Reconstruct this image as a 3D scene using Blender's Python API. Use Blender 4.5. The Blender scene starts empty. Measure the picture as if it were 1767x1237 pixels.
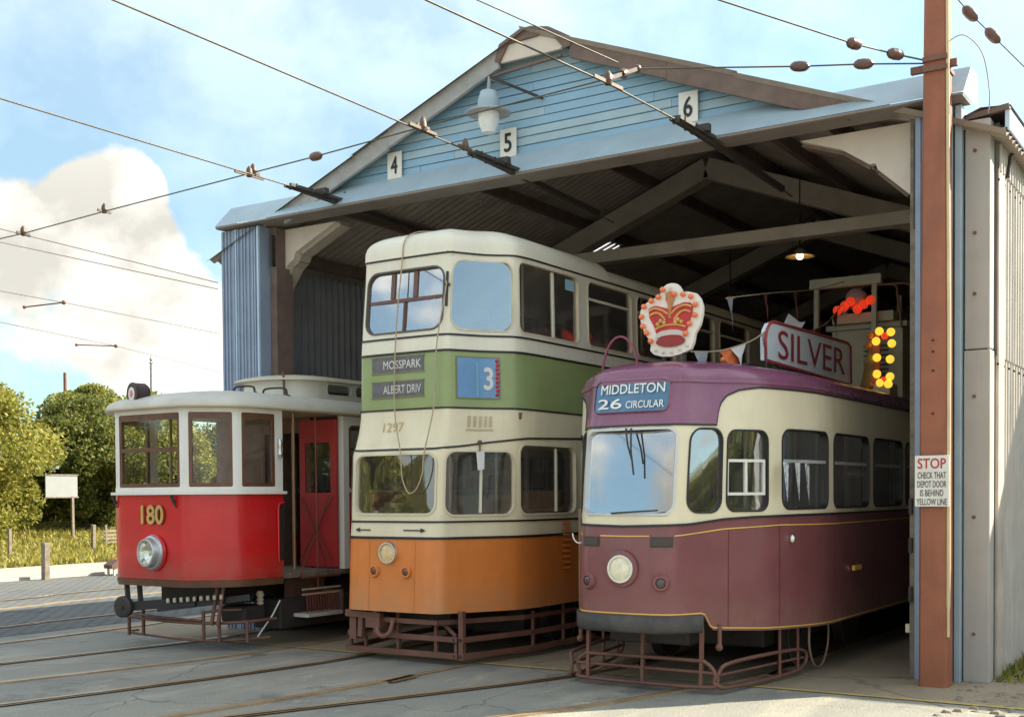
import bpy, math, random, bisect
import numpy as np
from mathutils import Vector, Matrix
R = math.radians
scn = bpy.context.scene
COL = scn.collection

# ------------------------------------------------------------------ camera, sky, sun, exposure
YAW, PITCH, ROLL = 0.573337, -0.026631, -0.0072928
fw0 = Vector((-math.sin(YAW), math.cos(YAW), 0)); rt0 = Vector((math.cos(YAW), math.sin(YAW), 0)); up0 = Vector((0, 0, 1))
fw = fw0*math.cos(PITCH)+up0*math.sin(PITCH); u2 = up0*math.cos(PITCH)-fw0*math.sin(PITCH)
rt = rt0*math.cos(ROLL)+u2*math.sin(ROLL); up = u2*math.cos(ROLL)-rt0*math.sin(ROLL)
cam = bpy.data.cameras.new('camera'); camo = bpy.data.objects.new('camera', cam); COL.objects.link(camo)
m = Matrix((rt, up, -fw)).transposed().to_4x4(); m.translation = Vector((0, 0, 1.75)); camo.matrix_world = m
cam.sensor_width = 36; cam.lens = 2051.4/1767*36; cam.shift_y = (908.8-618.5)/1767
cam.clip_start = .1; cam.clip_end = 2500
scn.camera = camo

SUN_AZ, SUN_EL = math.atan2(.654, .757), R(35)      # azimuth from +Y towards +X
sun = bpy.data.lights.new('sun', 'SUN'); sun.energy = 2.6; sun.angle = R(.5); sun.color = (1, .90, .74)
so = bpy.data.objects.new('sun', sun); COL.objects.link(so)
sd = Vector((math.sin(SUN_AZ)*math.cos(SUN_EL), math.cos(SUN_AZ)*math.cos(SUN_EL), math.sin(SUN_EL)))
so.rotation_euler = sd.to_track_quat('Z', 'Y').to_euler(); so.location = (30, 40, 40)

world = bpy.data.worlds.new('World'); scn.world = world; world.use_nodes = True
nt = world.node_tree; N = nt.nodes; Lk = nt.links
for n in list(N): N.remove(n)
def nd(t, **k):
    n = N.new(t)
    for a, b in k.items(): setattr(n, a, b)
    return n
def math_(op, a, b=None, clamp=False):
    n = nd('ShaderNodeMath', operation=op, use_clamp=clamp)
    for i, v in enumerate((a, b)):
        if v is None: continue
        if isinstance(v, (int, float)): n.inputs[i].default_value = v
        else: Lk.new(v, n.inputs[i])
    return n.outputs[0]
sky = nd('ShaderNodeTexSky', sky_type='NISHITA', sun_disc=False, sun_elevation=SUN_EL, sun_rotation=SUN_AZ, altitude=250, air_density=1.0, dust_density=1.6, ozone_density=1.0)
tc = nd('ShaderNodeTexCoord'); sep = nd('ShaderNodeSeparateXYZ'); Lk.new(tc.outputs['Generated'], sep.inputs[0])
mp = nd('ShaderNodeMapping'); mp.inputs['Scale'].default_value = (1, 1, 1.25); mp.inputs['Location'].default_value = (3.55, 1.2, .4)
Lk.new(tc.outputs['Generated'], mp.inputs[0])
def noise(scale, det, rough, vec):
    n = nd('ShaderNodeTexNoise'); n.inputs['Scale'].default_value = scale; n.inputs['Detail'].default_value = det; n.inputs['Roughness'].default_value = rough
    Lk.new(vec, n.inputs['Vector']); return n.outputs[0]
n1 = noise(3.6, 9, .52, mp.outputs[0]); n2 = noise(11, 6, .55, mp.outputs[0])
dens = math_('ADD', math_('ADD', math_('MULTIPLY', n1, .55), math_('MULTIPLY', n2, .30)), math_('MULTIPLY', noise(26, 6, .6, mp.outputs[0]), .15))
# cumulus banks sit low over the whole horizon and thin out with height
z = sep.outputs['Z']
cov = nd('ShaderNodeMapRange', interpolation_type='SMOOTHSTEP'); cov.inputs[1].default_value = .03; cov.inputs[2].default_value = .30; cov.inputs[3].default_value = .41; cov.inputs[4].default_value = .545
Lk.new(z, cov.inputs[0])
# a few towering heaps in the bank, like the one over the trees to the west and others round the horizon
for (hx_, hy_, hz_, ang, amp) in ((-.60, .72, .36, 24, -.16), (-.30, .87, .36, 20, -.12), (-.7520, .5990, .2480, 2.3, .19), (-.7500, .6100, .2150, 2.6, .17), (-.8060, .5420, .2080, 3.2, .19), (-.7781, .6006, .1650, 4.6, .20), (-.7287, .6610, .1300, 3.4, .17), (-.30, -.93, .24, 8, .2), (-.80, -.55, .25, 7, .2), (.55, -.80, .24, 8, .2), (.75, -.62, .26, 6, .2), (.25, -.95, .22, 6, .2), (-.97, .05, .22, 6, .2), (.95, .2, .2, 5, .2)):
    dp = nd('ShaderNodeVectorMath', operation='DOT_PRODUCT'); Lk.new(tc.outputs['Generated'], dp.inputs[0]); dp.inputs[1].default_value = Vector((hx_, hy_, hz_)).normalized()
    mr_ = nd('ShaderNodeMapRange', interpolation_type='SMOOTHSTEP'); mr_.inputs[1].default_value = math.cos(R(ang*1.35)); mr_.inputs[2].default_value = math.cos(R(ang*.45)); mr_.inputs[4].default_value = amp; Lk.new(dp.outputs['Value'], mr_.inputs[0])
    dens = math_('ADD', dens, mr_.outputs[0])
cl = math_('MULTIPLY', math_('SUBTRACT', dens, cov.outputs[0]), 12, True)
veil = math_('MULTIPLY', noise(1.3, 3, .5, mp.outputs[0]), .36, True)      # thin high haze
shade = nd('ShaderNodeMapRange'); shade.inputs[1].default_value = .38; shade.inputs[2].default_value = .62; shade.inputs[3].default_value = .60; shade.inputs[4].default_value = 1.05
Lk.new(n2, shade.inputs[0])
bgS = nd('ShaderNodeBackground'); bgS.inputs['Strength'].default_value = .050
tint = nd('ShaderNodeMix', data_type='RGBA', blend_type='MULTIPLY'); tint.inputs['Factor'].default_value = 1; tint.inputs['B'].default_value = (.76, 1.0, .97, 1); Lk.new(sky.outputs[0], tint.inputs['A']); Lk.new(tint.outputs['Result'], bgS.inputs[0])
bgC = nd('ShaderNodeBackground'); bgC.inputs[0].default_value = (1, .965, .875, 1); high_fill = nd('ShaderNodeMapRange', interpolation_type='SMOOTHSTEP'); high_fill.inputs[1].default_value = .20; high_fill.inputs[2].default_value = .60; high_fill.inputs[3].default_value = .27; high_fill.inputs[4].default_value = 1.0; Lk.new(z, high_fill.inputs[0]); Lk.new(math_('MULTIPLY', shade.outputs[0], high_fill.outputs[0]), bgC.inputs['Strength'])      # unseen high cloud is brightened as added fill, low banks kept dim
mx = nd('ShaderNodeMixShader'); Lk.new(math_('MAXIMUM', cl, veil), mx.inputs[0]); Lk.new(bgS.outputs[0], mx.inputs[1]); Lk.new(bgC.outputs[0], mx.inputs[2])
wo = nd('ShaderNodeOutputWorld'); Lk.new(mx.outputs[0], wo.inputs[0])
vs = scn.view_settings; vs.view_transform = 'Standard'; vs.look = 'None'; vs.gamma = 1; vs.use_curve_mapping = False
vs.exposure = 2.35

# ------------------------------------------------------------------ materials
MATS = {}
def mat(name, col, rough=.5, metal=0., var=.12, vscale=3., bump=0., bscale=40., coat=0., dirt=0., dirtcol=(.05, .04, .03), emit=0., spec=.5, trans=0., streak=False, var2=None, splash=None):
    """painted / plain surface with procedural mottling, grain and optional grime"""
    if name in MATS: return MATS[name]
    M_ = bpy.data.materials.new(name); M_.use_nodes = True; t = M_.node_tree; ns = t.nodes; lk = t.links
    if coat > 0 and bump == 0: bump, bscale = .10, 3.5          # hand-beaten panels: slow ripple in the reflections
    b = ns['Principled BSDF']; b.inputs['Roughness'].default_value = rough; b.inputs['Metallic'].default_value = metal
    b.inputs['Coat Weight'].default_value = coat; b.inputs['Coat Roughness'].default_value = .12; b.inputs['Specular IOR Level'].default_value = spec
    geo = ns.new('ShaderNodeNewGeometry')
    def nz(sc, det=5, rg=.6, vec=None):
        n = ns.new('ShaderNodeTexNoise'); n.inputs['Scale'].default_value = sc; n.inputs['Detail'].default_value = det; n.inputs['Roughness'].default_value = rg
        lk.new(vec or geo.outputs['Position'], n.inputs['Vector']); return n.outputs[0]
    def ramp(f, a, b_):
        r = ns.new('ShaderNodeMapRange'); r.inputs[1].default_value = a; r.inputs[2].default_value = b_; lk.new(f, r.inputs[0]); return r.outputs[0]
    lo = tuple(c*(1-var) for c in col)+(1,); hi = tuple(min(1, c*(1+var)) for c in (var2 or col))+(1,)
    mxc = ns.new('ShaderNodeMix'); mxc.data_type = 'RGBA'; mxc.inputs['A'].default_value = lo; mxc.inputs['B'].default_value = hi
    lk.new(ramp(nz(vscale), .3, .7), mxc.inputs['Factor']); out = mxc.outputs['Result']
    if dirt > 0:
        vec = None
        if streak:
            mpn = ns.new('ShaderNodeMapping'); mpn.inputs['Scale'].default_value = (1, 1, .08); lk.new(geo.outputs['Position'], mpn.inputs[0]); vec = mpn.outputs[0]
        f = ramp(nz(7 if streak else 2.3, 8, .7, vec), .48, .8)
        mu = ns.new('ShaderNodeMath'); mu.operation = 'MULTIPLY'; mu.inputs[1].default_value = dirt; lk.new(f, mu.inputs[0])
        m2 = ns.new('ShaderNodeMix'); m2.data_type = 'RGBA'; lk.new(mu.outputs[0], m2.inputs['Factor']); lk.new(out, m2.inputs['A']); m2.inputs['B'].default_value = dirtcol+(1,); out = m2.outputs['Result']
    if splash:                               # dried road dust thrown up on the lowest part of the panel
        z0_, z1_, dcol = splash; sp_ = ns.new('ShaderNodeSeparateXYZ'); lk.new(geo.outputs['Position'], sp_.inputs[0])
        f1 = ramp(sp_.outputs['Z'], z1_, z0_); f2 = ramp(nz(5, 8, .7), .30, .72); mu = ns.new('ShaderNodeMath'); mu.operation = 'MULTIPLY'; lk.new(f1, mu.inputs[0]); lk.new(f2, mu.inputs[1])
        m3 = ns.new('ShaderNodeMix'); m3.data_type = 'RGBA'; lk.new(mu.outputs[0], m3.inputs['Factor']); lk.new(out, m3.inputs['A']); m3.inputs['B'].default_value = dcol+(1,); out = m3.outputs['Result']
    lk.new(out, b.inputs['Base Color'])
    rr = ns.new('ShaderNodeMapRange'); rr.inputs[3].default_value = max(0, rough-.1); rr.inputs[4].default_value = min(1, rough+.12); lk.new(nz(9), rr.inputs[0]); lk.new(rr.outputs[0], b.inputs['Roughness'])
    if bump > 0:
        bp = ns.new('ShaderNodeBump'); bp.inputs['Strength'].default_value = bump; bp.inputs['Distance'].default_value = .02 if bscale > 5 else .05; lk.new(nz(bscale), bp.inputs['Height']); lk.new(bp.outputs[0], b.inputs['Normal'])
    if emit > 0:
        b.inputs['Emission Color'].default_value = tuple(col)+(1,); b.inputs['Emission Strength'].default_value = emit
    MATS[name] = M_; return M_

def glass_mat(name, tint=(.86, .92, .92), rough=.02, refl=.30, dust=.06):
    if name in MATS: return MATS[name]
    M_ = bpy.data.materials.new(name); M_.use_nodes = True; t = M_.node_tree; ns = t.nodes; lk = t.links
    for n in list(ns): ns.remove(n)
    o = ns.new('ShaderNodeOutputMaterial'); tr = ns.new('ShaderNodeBsdfTransparent'); tr.inputs[0].default_value = tint+(1,)
    gl = ns.new('ShaderNodeBsdfGlossy'); gl.inputs['Roughness'].default_value = rough; gl.inputs[0].default_value = (1, 1, 1, 1)
    df = ns.new('ShaderNodeBsdfDiffuse'); df.inputs[0].default_value = (.45, .45, .42, 1)
    fr = ns.new('ShaderNodeLayerWeight'); fr.inputs[0].default_value = .5; pw = ns.new('ShaderNodeMath'); pw.operation = 'POWER'; pw.inputs[1].default_value = 3.5; lk.new(fr.outputs['Facing'], pw.inputs[0])
    mr = ns.new('ShaderNodeMapRange'); mr.inputs[3].default_value = refl; mr.inputs[4].default_value = .9; lk.new(pw.outputs[0], mr.inputs[0])
    geo = ns.new('ShaderNodeNewGeometry'); nz = ns.new('ShaderNodeTexNoise'); nz.inputs['Scale'].default_value = 1.4; lk.new(geo.outputs['Position'], nz.inputs['Vector'])
    bp = ns.new('ShaderNodeBump'); bp.inputs['Strength'].default_value = .006; bp.inputs['Distance'].default_value = .05; lk.new(nz.outputs[0], bp.inputs['Height']); lk.new(bp.outputs[0], gl.inputs['Normal'])
    n2 = ns.new('ShaderNodeTexNoise'); n2.inputs['Scale'].default_value = 6; n2.inputs['Detail'].default_value = 6; lk.new(geo.outputs['Position'], n2.inputs['Vector'])
    dm = ns.new('ShaderNodeMath'); dm.operation = 'MULTIPLY'; dm.inputs[1].default_value = dust*2; lk.new(n2.outputs[0], dm.inputs[0])
    a = ns.new('ShaderNodeMixShader'); lk.new(mr.outputs[0], a.inputs[0]); lk.new(tr.outputs[0], a.inputs[1]); lk.new(gl.outputs[0], a.inputs[2])
    b = ns.new('ShaderNodeMixShader'); lk.new(dm.outputs[0], b.inputs[0]); lk.new(a.outputs[0], b.inputs[1]); lk.new(df.outputs[0], b.inputs[2]); lk.new(b.outputs[0], o.inputs[0])
    MATS[name] = M_; return M_

def leaf_mat(name, c0, c1, c2, trans=.35):
    M_ = bpy.data.materials.new(name); M_.use_nodes = True; t = M_.node_tree; ns = t.nodes; lk = t.links
    for n in list(ns): ns.remove(n)
    o = ns.new('ShaderNodeOutputMaterial'); g = ns.new('ShaderNodeNewGeometry'); r = ns.new('ShaderNodeValToRGB')
    r.color_ramp.elements[0].color = c0+(1,); r.color_ramp.elements[1].color = c2+(1,); e = r.color_ramp.elements.new(.55); e.color = c1+(1,)
    lk.new(g.outputs['Random Per Island'], r.inputs[0])
    d = ns.new('ShaderNodeBsdfPrincipled'); d.inputs['Roughness'].default_value = .55; d.inputs['Specular IOR Level'].default_value = .3; lk.new(r.outputs[0], d.inputs['Base Color'])
    tl = ns.new('ShaderNodeBsdfTranslucent'); lk.new(r.outputs[0], tl.inputs[0]); x = ns.new('ShaderNodeMixShader'); x.inputs[0].default_value = trans
    lk.new(d.outputs[0], x.inputs[1]); lk.new(tl.outputs[0], x.inputs[2]); lk.new(x.outputs[0], o.inputs[0]); MATS[name] = M_; return M_

# ------------------------------------------------------------------ mesh helpers
def tag(o, label=None, cat=None, group=None, kind=None):
    for k, v in (('label', label), ('category', cat), ('group', group), ('kind', kind)):
        if v: o[k] = v
    return o
def thing(name, label, cat, loc, group=None):
    o = bpy.data.objects.new(name, None); COL.objects.link(o); o.location = loc; o.empty_display_size = .2
    return tag(o, label, cat, group)
def root_loc(o):
    while o.parent: o = o.parent
    return Vector(o.location)
class MB:
    def __init__(s): s.v = []; s.f = []; s.m = []; s.sm = []
    def add(s, vs, fs, mi=0, sm=False):
        b = len(s.v); s.v += [tuple(p) for p in vs]
        for f in fs: s.f.append([b+i for i in f]); s.m.append(mi); s.sm.append(sm)
    def face(s, pts, mi=0, sm=False): s.add(pts, [range(len(pts))], mi, sm)
    def box(s, x0, x1, y0, y1, z0, z1, mi=0):
        s.add([(x, y, z) for z in (z0, z1) for y in (y0, y1) for x in (x0, x1)], [(0,2,3,1),(4,5,7,6),(0,1,5,4),(2,6,7,3),(0,4,6,2),(1,3,7,5)], mi)
    def bar(s, p, q, w, h, mi=0, upv=(0, 0, 1)):
        p, q = Vector(p), Vector(q); d = (q-p).normalized(); u = Vector(upv)
        if abs(d.dot(u)) > .98: u = Vector((1, 0, 0))
        a = d.cross(u).normalized()*w/2; b = a.cross(d).normalized()*h/2
        s.add([c+i*a+j*b for c in (p, q) for j in (-1, 1) for i in (-1, 1)], [(0,2,3,1),(4,5,7,6),(0,1,5,4),(2,6,7,3),(0,4,6,2),(1,3,7,5)], mi)
    def tube(s, pts, r, n=8, mi=0, closed=False, rad=None):
        pts = [Vector(p) for p in pts]; K = len(pts); ring = []; prev = None; vs = []
        for i, p in enumerate(pts):
            a = pts[(i-1) % K] if closed or i > 0 else p; b = pts[(i+1) % K] if closed or i < K-1 else p
            d = (b-a).normalized()
            if prev is None:
                u = Vector((0, 0, 1)) if abs(d.z) < .9 else Vector((1, 0, 0)); e = d.cross(u).normalized()
            else: e = (prev-d*prev.dot(d)).normalized()
            prev = e; g = d.cross(e); rr = rad[i] if rad else r
            vs += [p+rr*(math.cos(2*math.pi*k/n)*e+math.sin(2*math.pi*k/n)*g) for k in range(n)]
        fs = []
        for i in range(K if closed else K-1):
            j = (i+1) % K
            for k in range(n): fs.append((i*n+k, i*n+(k+1) % n, j*n+(k+1) % n, j*n+k))
        s.add(vs, fs, mi, True)
        if not closed: s.add(vs[:n], [range(n)], mi); s.add(vs[-n:], [range(n)], mi)
    def lathe(s, prof, org, axis=(0, 0, 1), n=24, mi=0, sm=True, mis=None):
        o = Vector(org); d = Vector(axis).normalized(); u = Vector((0, 0, 1)) if abs(d.z) < .9 else Vector((1, 0, 0))
        e = d.cross(u).normalized(); g = d.cross(e)
        for k, ((r0, h0), (r1, h1)) in enumerate(zip(prof, prof[1:])):
            vs = []
            for r, h in ((r0, h0), (r1, h1)): vs += [o+d*h+r*(math.cos(2*math.pi*i/n)*e+math.sin(2*math.pi*i/n)*g) for i in range(n)]
            s.add(vs, [(i, (i+1) % n, n+(i+1) % n, n+i) for i in range(n)], mis[k] if mis else mi, sm)
    def sphere(s, c, r, n=10, mi=0, sz=1.):
        pr = [(max(1e-4, r*math.sin(math.pi*i/6)), -r*sz*math.cos(math.pi*i/6)) for i in range(7)]; s.lathe(pr, c, (0, 0, 1), n, mi)
    def grid(s, fn, us, vs, mi=0, sm=True):
        nu, nv = len(us), len(vs)
        s.add([fn(u, v) for v in vs for u in us], [(j*nu+i, j*nu+i+1, (j+1)*nu+i+1, (j+1)*nu+i) for j in range(nv-1) for i in range(nu-1)], mi, sm)
    def prism(s, poly, fn, d0, d1, mi=0, mi_side=None):
        a = [fn(x, y, d0) for x, y in poly]; b = [fn(x, y, d1) for x, y in poly]; n = len(poly)
        s.add(a, [range(n)], mi); s.add(b, [range(n)], mi)
        s.add(a+b, [(i, (i+1) % n, n+(i+1) % n, n+i) for i in range(n)], mi if mi_side is None else mi_side)
    def build(s, name, mats, parent=None, bevel=0., **tg):
        o = root_loc(parent) if parent else Vector((0, 0, 0))
        me = bpy.data.meshes.new(name); me.from_pydata([(x-o.x, y-o.y, z-o.z) for x, y, z in s.v], [], s.f)
        for mm in (mats if isinstance(mats, (list, tuple)) else [mats]): me.materials.append(mm)
        me.polygons.foreach_set('material_index', s.m); me.polygons.foreach_set('use_smooth', s.sm); me.update()
        ob = bpy.data.objects.new(name, me); COL.objects.link(ob); ob.parent = parent
        if bevel:
            b = ob.modifiers.new('edge', 'BEVEL'); b.width = bevel; b.segments = 2; b.limit_method = 'ANGLE'
        return tag(ob, **tg)
def part(name, mats, parent, fn, bevel=0., **k):
    b = MB(); fn(b); return b.build(name, mats, parent, bevel, **k)
def frange(a, b, step):
    n = max(1, int(math.ceil(abs(b-a)/step-1e-6))); return [a+(b-a)*i/n for i in range(n+1)]
_tc = {}
def text_geo(txt, bold=0.):
    k = (txt, bold)
    if k not in _tc:
        c = bpy.data.curves.new('t', 'FONT'); c.body = txt; c.size = 1; c.align_x = 'CENTER'; c.align_y = 'CENTER'; c.offset = bold; c.resolution_u = 4
        o = bpy.data.objects.new('t', c); COL.objects.link(o); dg = bpy.context.evaluated_depsgraph_get(); dg.update()
        me = bpy.data.meshes.new_from_object(o.evaluated_get(dg)); vs = [(v.co.x, v.co.y) for v in me.vertices]; fs = [list(p.vertices) for p in me.polygons]
        COL.objects.unlink(o); bpy.data.objects.remove(o); bpy.data.meshes.remove(me)
        xs = [v[0] for v in vs]; ys = [v[1] for v in vs]; cx, cy = (min(xs)+max(xs))/2, (min(ys)+max(ys))/2; w, h = max(xs)-min(xs), max(ys)-min(ys)
        _tc[k] = ([((x-cx)/w, (y-cy)/h) for x, y in vs], fs)
    return _tc[k]
def put_text(mb, txt, w, h, fn, mi=0, bold=0.):
    """letters w wide and h high, fn(x, y) -> point on the surface; bold thickens the strokes"""
    if bold < 0: vs, fs = text_geo(txt, bold); mb.add([fn(x*w, y*h) for x, y in vs], fs, mi); return
    vs, fs = text_geo(txt, 0.); k = bold*h*1.1
    for i, (dx, dy) in enumerate(((0, 0), (k, 0), (-k, 0), (0, k), (0, -k)) if bold else ((0, 0),)):
        pts = [Vector(fn(x*(w-2*k)+dx, y*(h-2*k)+dy)) for x, y in vs]; n_ = Vector((0, 0, 0))
        if len(pts) > 2: a, b_, c = Vector(fn(0, 0)), Vector(fn(.01, 0)), Vector(fn(0, .01)); n_ = (b_-a).cross(c-a).normalized()*.0003*i
        mb.add([p+n_ for p in pts], fs, mi)

# ------------------------------------------------------------------ tram skin
def lerp_tab(t, x):
    if x<=t[0][0]: return t[0][1]
    for (a,b),(c,d) in zip(t,t[1:]):
        if x<=c: return b+(d-b)*(x-a)/(c-a)
    return t[-1][1]
class Body:
    """side/front skin of a tram: s runs round the plan from the nose (0), + to the east side"""
    def __init__(s, cx, half, rake, inset, sa, sb, it=3):
        p=list(half)
        for _ in range(it):
            q=[p[0]]
            for a,b in zip(p,p[1:]):
                q.append((a[0]*.75+b[0]*.25,a[1]*.75+b[1]*.25)); q.append((a[0]*.25+b[0]*.75,a[1]*.25+b[1]*.75))
            q.append(p[-1]); p=q
        s.p=p; s.cx=cx; s.rake=rake; s.inset=inset; s.sa=sa; s.sb=sb
        L=[0.]
        for a,b in zip(p,p[1:]): L.append(L[-1]+math.hypot(b[0]-a[0],b[1]-a[1]))
        s.L=L; s.total=L[-1]
    def plan(s, t):
        sg=-1 if t<0 else 1; t=abs(t)
        i=min(max(bisect.bisect(s.L,t)-1,0),len(s.p)-2)
        a,b=s.p[i],s.p[i+1]; k=(t-s.L[i])/(s.L[i+1]-s.L[i])
        u=a[0]+(b[0]-a[0])*k; y=a[1]+(b[1]-a[1])*k
        e=.06; 
        def at(t):
            t=min(max(t,0),s.total); i=min(max(bisect.bisect(s.L,t)-1,0),len(s.p)-2)
            a,b=s.p[i],s.p[i+1]; k=(t-s.L[i])/(s.L[i+1]-s.L[i]); return a[0]+(b[0]-a[0])*k,a[1]+(b[1]-a[1])*k
        x0,x1=at(t-e),at(t+e); tx,ty=x1[0]-x0[0],x1[1]-x0[1]
        if t<e: ty*=t/e
        n=math.hypot(tx,ty) or 1
        return u*sg,y,ty/n*sg,-tx/n
    def F(s,t,z,off=0.):
        u,y,nx,ny=s.plan(t)
        w=(abs(t)-s.sa)/(s.sb-s.sa); w=min(max(w,0),1); w=1-w*w*(3-2*w)
        o=off-lerp_tab(s.inset,z)
        return (s.cx+u+nx*o, y+ny*o+lerp_tab(s.rake,z)*w, z)
def ring_loops(h, S0, S1, Z0, Z1, n=48):
    """points round a rounded rectangular hole h=(a0,a1,b0,b1,r) and the matching points on the cell border"""
    a0, a1, b0, b1, r = h; ca, cb = (a0+a1)/2, (b0+b1)/2; hw, hh = (a1-a0)/2, (b1-b0)/2; per = []
    q = 5
    for (sx, sy, t0) in ((1, 1, 0), (-1, 1, 90), (-1, -1, 180), (1, -1, 270)):
        ox, oy = ca+sx*(hw-r), cb+sy*(hh-r)
        per += [(ox+r*math.cos(R(t0+90*i/q)), oy+r*math.sin(R(t0+90*i/q))) for i in range(q+1)]
        if t0 == 0: per += [(ca+(hw-r)*k, b1) for k in (.5, 0, -.5)]
        elif t0 == 90: per += [(a0, cb+(hh-r)*k) for k in (.5, 0, -.5)]
        elif t0 == 180: per += [(ca+(hw-r)*k, b0) for k in (-.5, 0, .5)]
        else: per += [(a1, cb+(hh-r)*k) for k in (-.5, 0, .5)]
    out = []
    for i, (a, b) in enumerate(per):
        dx, dy = (a-ca)/hw, (b-cb)/hh; k = max(abs(dx), abs(dy)); dx /= k; dy /= k
        j = i % 9
        out.append((ca+dx*((S1-ca) if dx > 0 else (ca-S0)), cb+dy*((Z1-cb) if dy > 0 else (cb-Z0))))
    for c in range(4):                       # nearest outer point snaps to the cell corner
        X, Y = (S1 if c in (0, 3) else S0), (Z1 if c in (0, 1) else Z0)
        i = min(range(len(out)), key=lambda k: abs(out[k][0]-X)/(S1-S0)+abs(out[k][1]-Y)/(Z1-Z0)); out[i] = (X, Y)
    return per, out
def wall(mb, B, s0, s1, z0, z1, holes=(), mi=0, off=0., ds=.07, dz=.25):
    holes = sorted(holes); 
    if not holes: mb.grid(lambda s, z: B.F(s, z, off), frange(s0, s1, ds), frange(z0, z1, dz), mi); return
    cuts = []
    lo = s0
    for i, h in enumerate(holes):
        a = max(lo, h[0]-.12); b = min(s1, h[1]+.12)
        if i+1 < len(holes): b = min(b, (h[1]+holes[i+1][0])/2)
        if i > 0: a = max(a, (h[0]+holes[i-1][1])/2)
        if a > lo+1e-4: mb.grid(lambda s, z: B.F(s, z, off), frange(lo, a, ds), frange(z0, z1, dz), mi)
        per, out = ring_loops(h, a, b, z0, z1); n = len(per)
        K = 3; vs = []
        for k in range(K+1):
            for (p, q) in zip(per, out): vs.append(B.F(p[0]+(q[0]-p[0])*k/K, p[1]+(q[1]-p[1])*k/K, off))
        mb.add(vs, [(k*n+i, k*n+(i+1) % n, (k+1)*n+(i+1) % n, (k+1)*n+i) for k in range(K) for i in range(n)], mi, True)
        lo = b
    if lo < s1-1e-4: mb.grid(lambda s, z: B.F(s, z, off), frange(lo, s1, ds), frange(z0, z1, dz), mi)
def window(B, h, parent, fmat, gmat, fw_=.02, proud=.012, deep=.05, bars=(), bmat=None, pane=True, flat=False):
    """rubber or wooden rim round hole h, glass set in, optional glazing bars ((a0,a1,b0,b1) in skin coordinates)"""
    a0, a1, b0, b1, r = h; per, _ = ring_loops(h, a0-.1, a1+.1, b0-.1, b1+.1); n = len(per)
    big = (a0-fw_, a1+fw_, b0-fw_, b1+fw_, r+fw_); per2, _ = ring_loops(big, a0-.1, a1+.1, b0-.1, b1+.1)
    mb = MB(); loops = [(per2, .001), (per2, proud), (per, proud), (per, -deep)]; vs = []
    for lp, o in loops: vs += [B.F(p[0], p[1], o) for p in lp]
    mb.add(vs, [(k*n+i, k*n+(i+1) % n, (k+1)*n+(i+1) % n, (k+1)*n+i) for k in range(3) for i in range(n)], 0, False)
    w = mb.build('window', fmat, parent)
    for (c0, c1, d0, d1) in bars:
        mb = MB(); S = frange(c0, c1, .1); Z = frange(d0, d1, .3)
        mb.grid(lambda s, z: B.F(s, z, -.012), S, Z); mb.grid(lambda s, z: B.F(s, z, -.04), S, Z)
        for zz in (d0, d1): mb.grid(lambda s, o: B.F(s, zz, o), S, [-.04, -.012])
        for ss in (c0, c1): mb.grid(lambda z, o: B.F(ss, z, o), Z, [-.04, -.012])
        mb.build('glazing_bar', bmat or fmat, w)
    if pane:
        mb = MB(); ca, cb = (a0+a1)/2, (b0+b1)/2; vs = []; K = 4
        if flat:                                # plate glass: one plane through the corners of the opening
            q00, q10, q01, q11 = (Vector(B.F(u, w_, -.02)) for u, w_ in ((a0, b0), (a1, b0), (a0, b1), (a1, b1)))
            G = lambda u, w_: q00.lerp(q10, (u-a0)/(a1-a0)).lerp(q01.lerp(q11, (u-a0)/(a1-a0)), (w_-b0)/(b1-b0))
        else: G = lambda u, w_: B.F(u, w_, -.028)
        for k in range(K): vs += [G(ca+(p[0]-ca)*(1-k/K), cb+(p[1]-cb)*(1-k/K)) for p in per]
        vs.append(G(ca, cb))
        mb.add(vs, [(k*n+i, k*n+(i+1) % n, (k+1)*n+(i+1) % n, (k+1)*n+i) for k in range(K-1) for i in range(n)]+[((K-1)*n+i, (K-1)*n+(i+1) % n, K*n) for i in range(n)], 0, True)
        mb.build('pane', gmat, w)
    return w
def strip(mb, B, s0, s1, zf, h, off=.006, mi=0, ds=.07, depth=None):
    """a raised bead h high that follows the skin at height zf(s)"""
    S = frange(s0, s1, ds); z_ = zf if callable(zf) else (lambda s: zf)
    mb.grid(lambda s, k: B.F(s, z_(s)+(k-.5)*h, off), S, [0, 1], mi)
    mb.grid(lambda s, k: B.F(s, z_(s)+h/2, off*(1-k)), S, [0, 1], mi); mb.grid(lambda s, k: B.F(s, z_(s)-h/2, off*k), S, [0, 1], mi)
def roof_skin(mb, B, s_end, z0, h, ysp, n=8, p0=0., mi=0, over=0., ease=1.):
    """domed roof: the skin edge at z0 drawn up and in to the spine, which starts at ysp"""
    S = frange(-s_end, s_end, .09)
    def fn(s, t):
        x, y, _ = B.F(s, z0, over); a = t*math.pi/2; g = 1-math.cos(a)
        yy = max(y, ysp); return (x+(B.cx-x)*g, y+(yy-y)*g, z0+h*math.sin(a)**ease)
    mb.grid(fn, S, [i/n for i in range(n+1)], mi)
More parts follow.
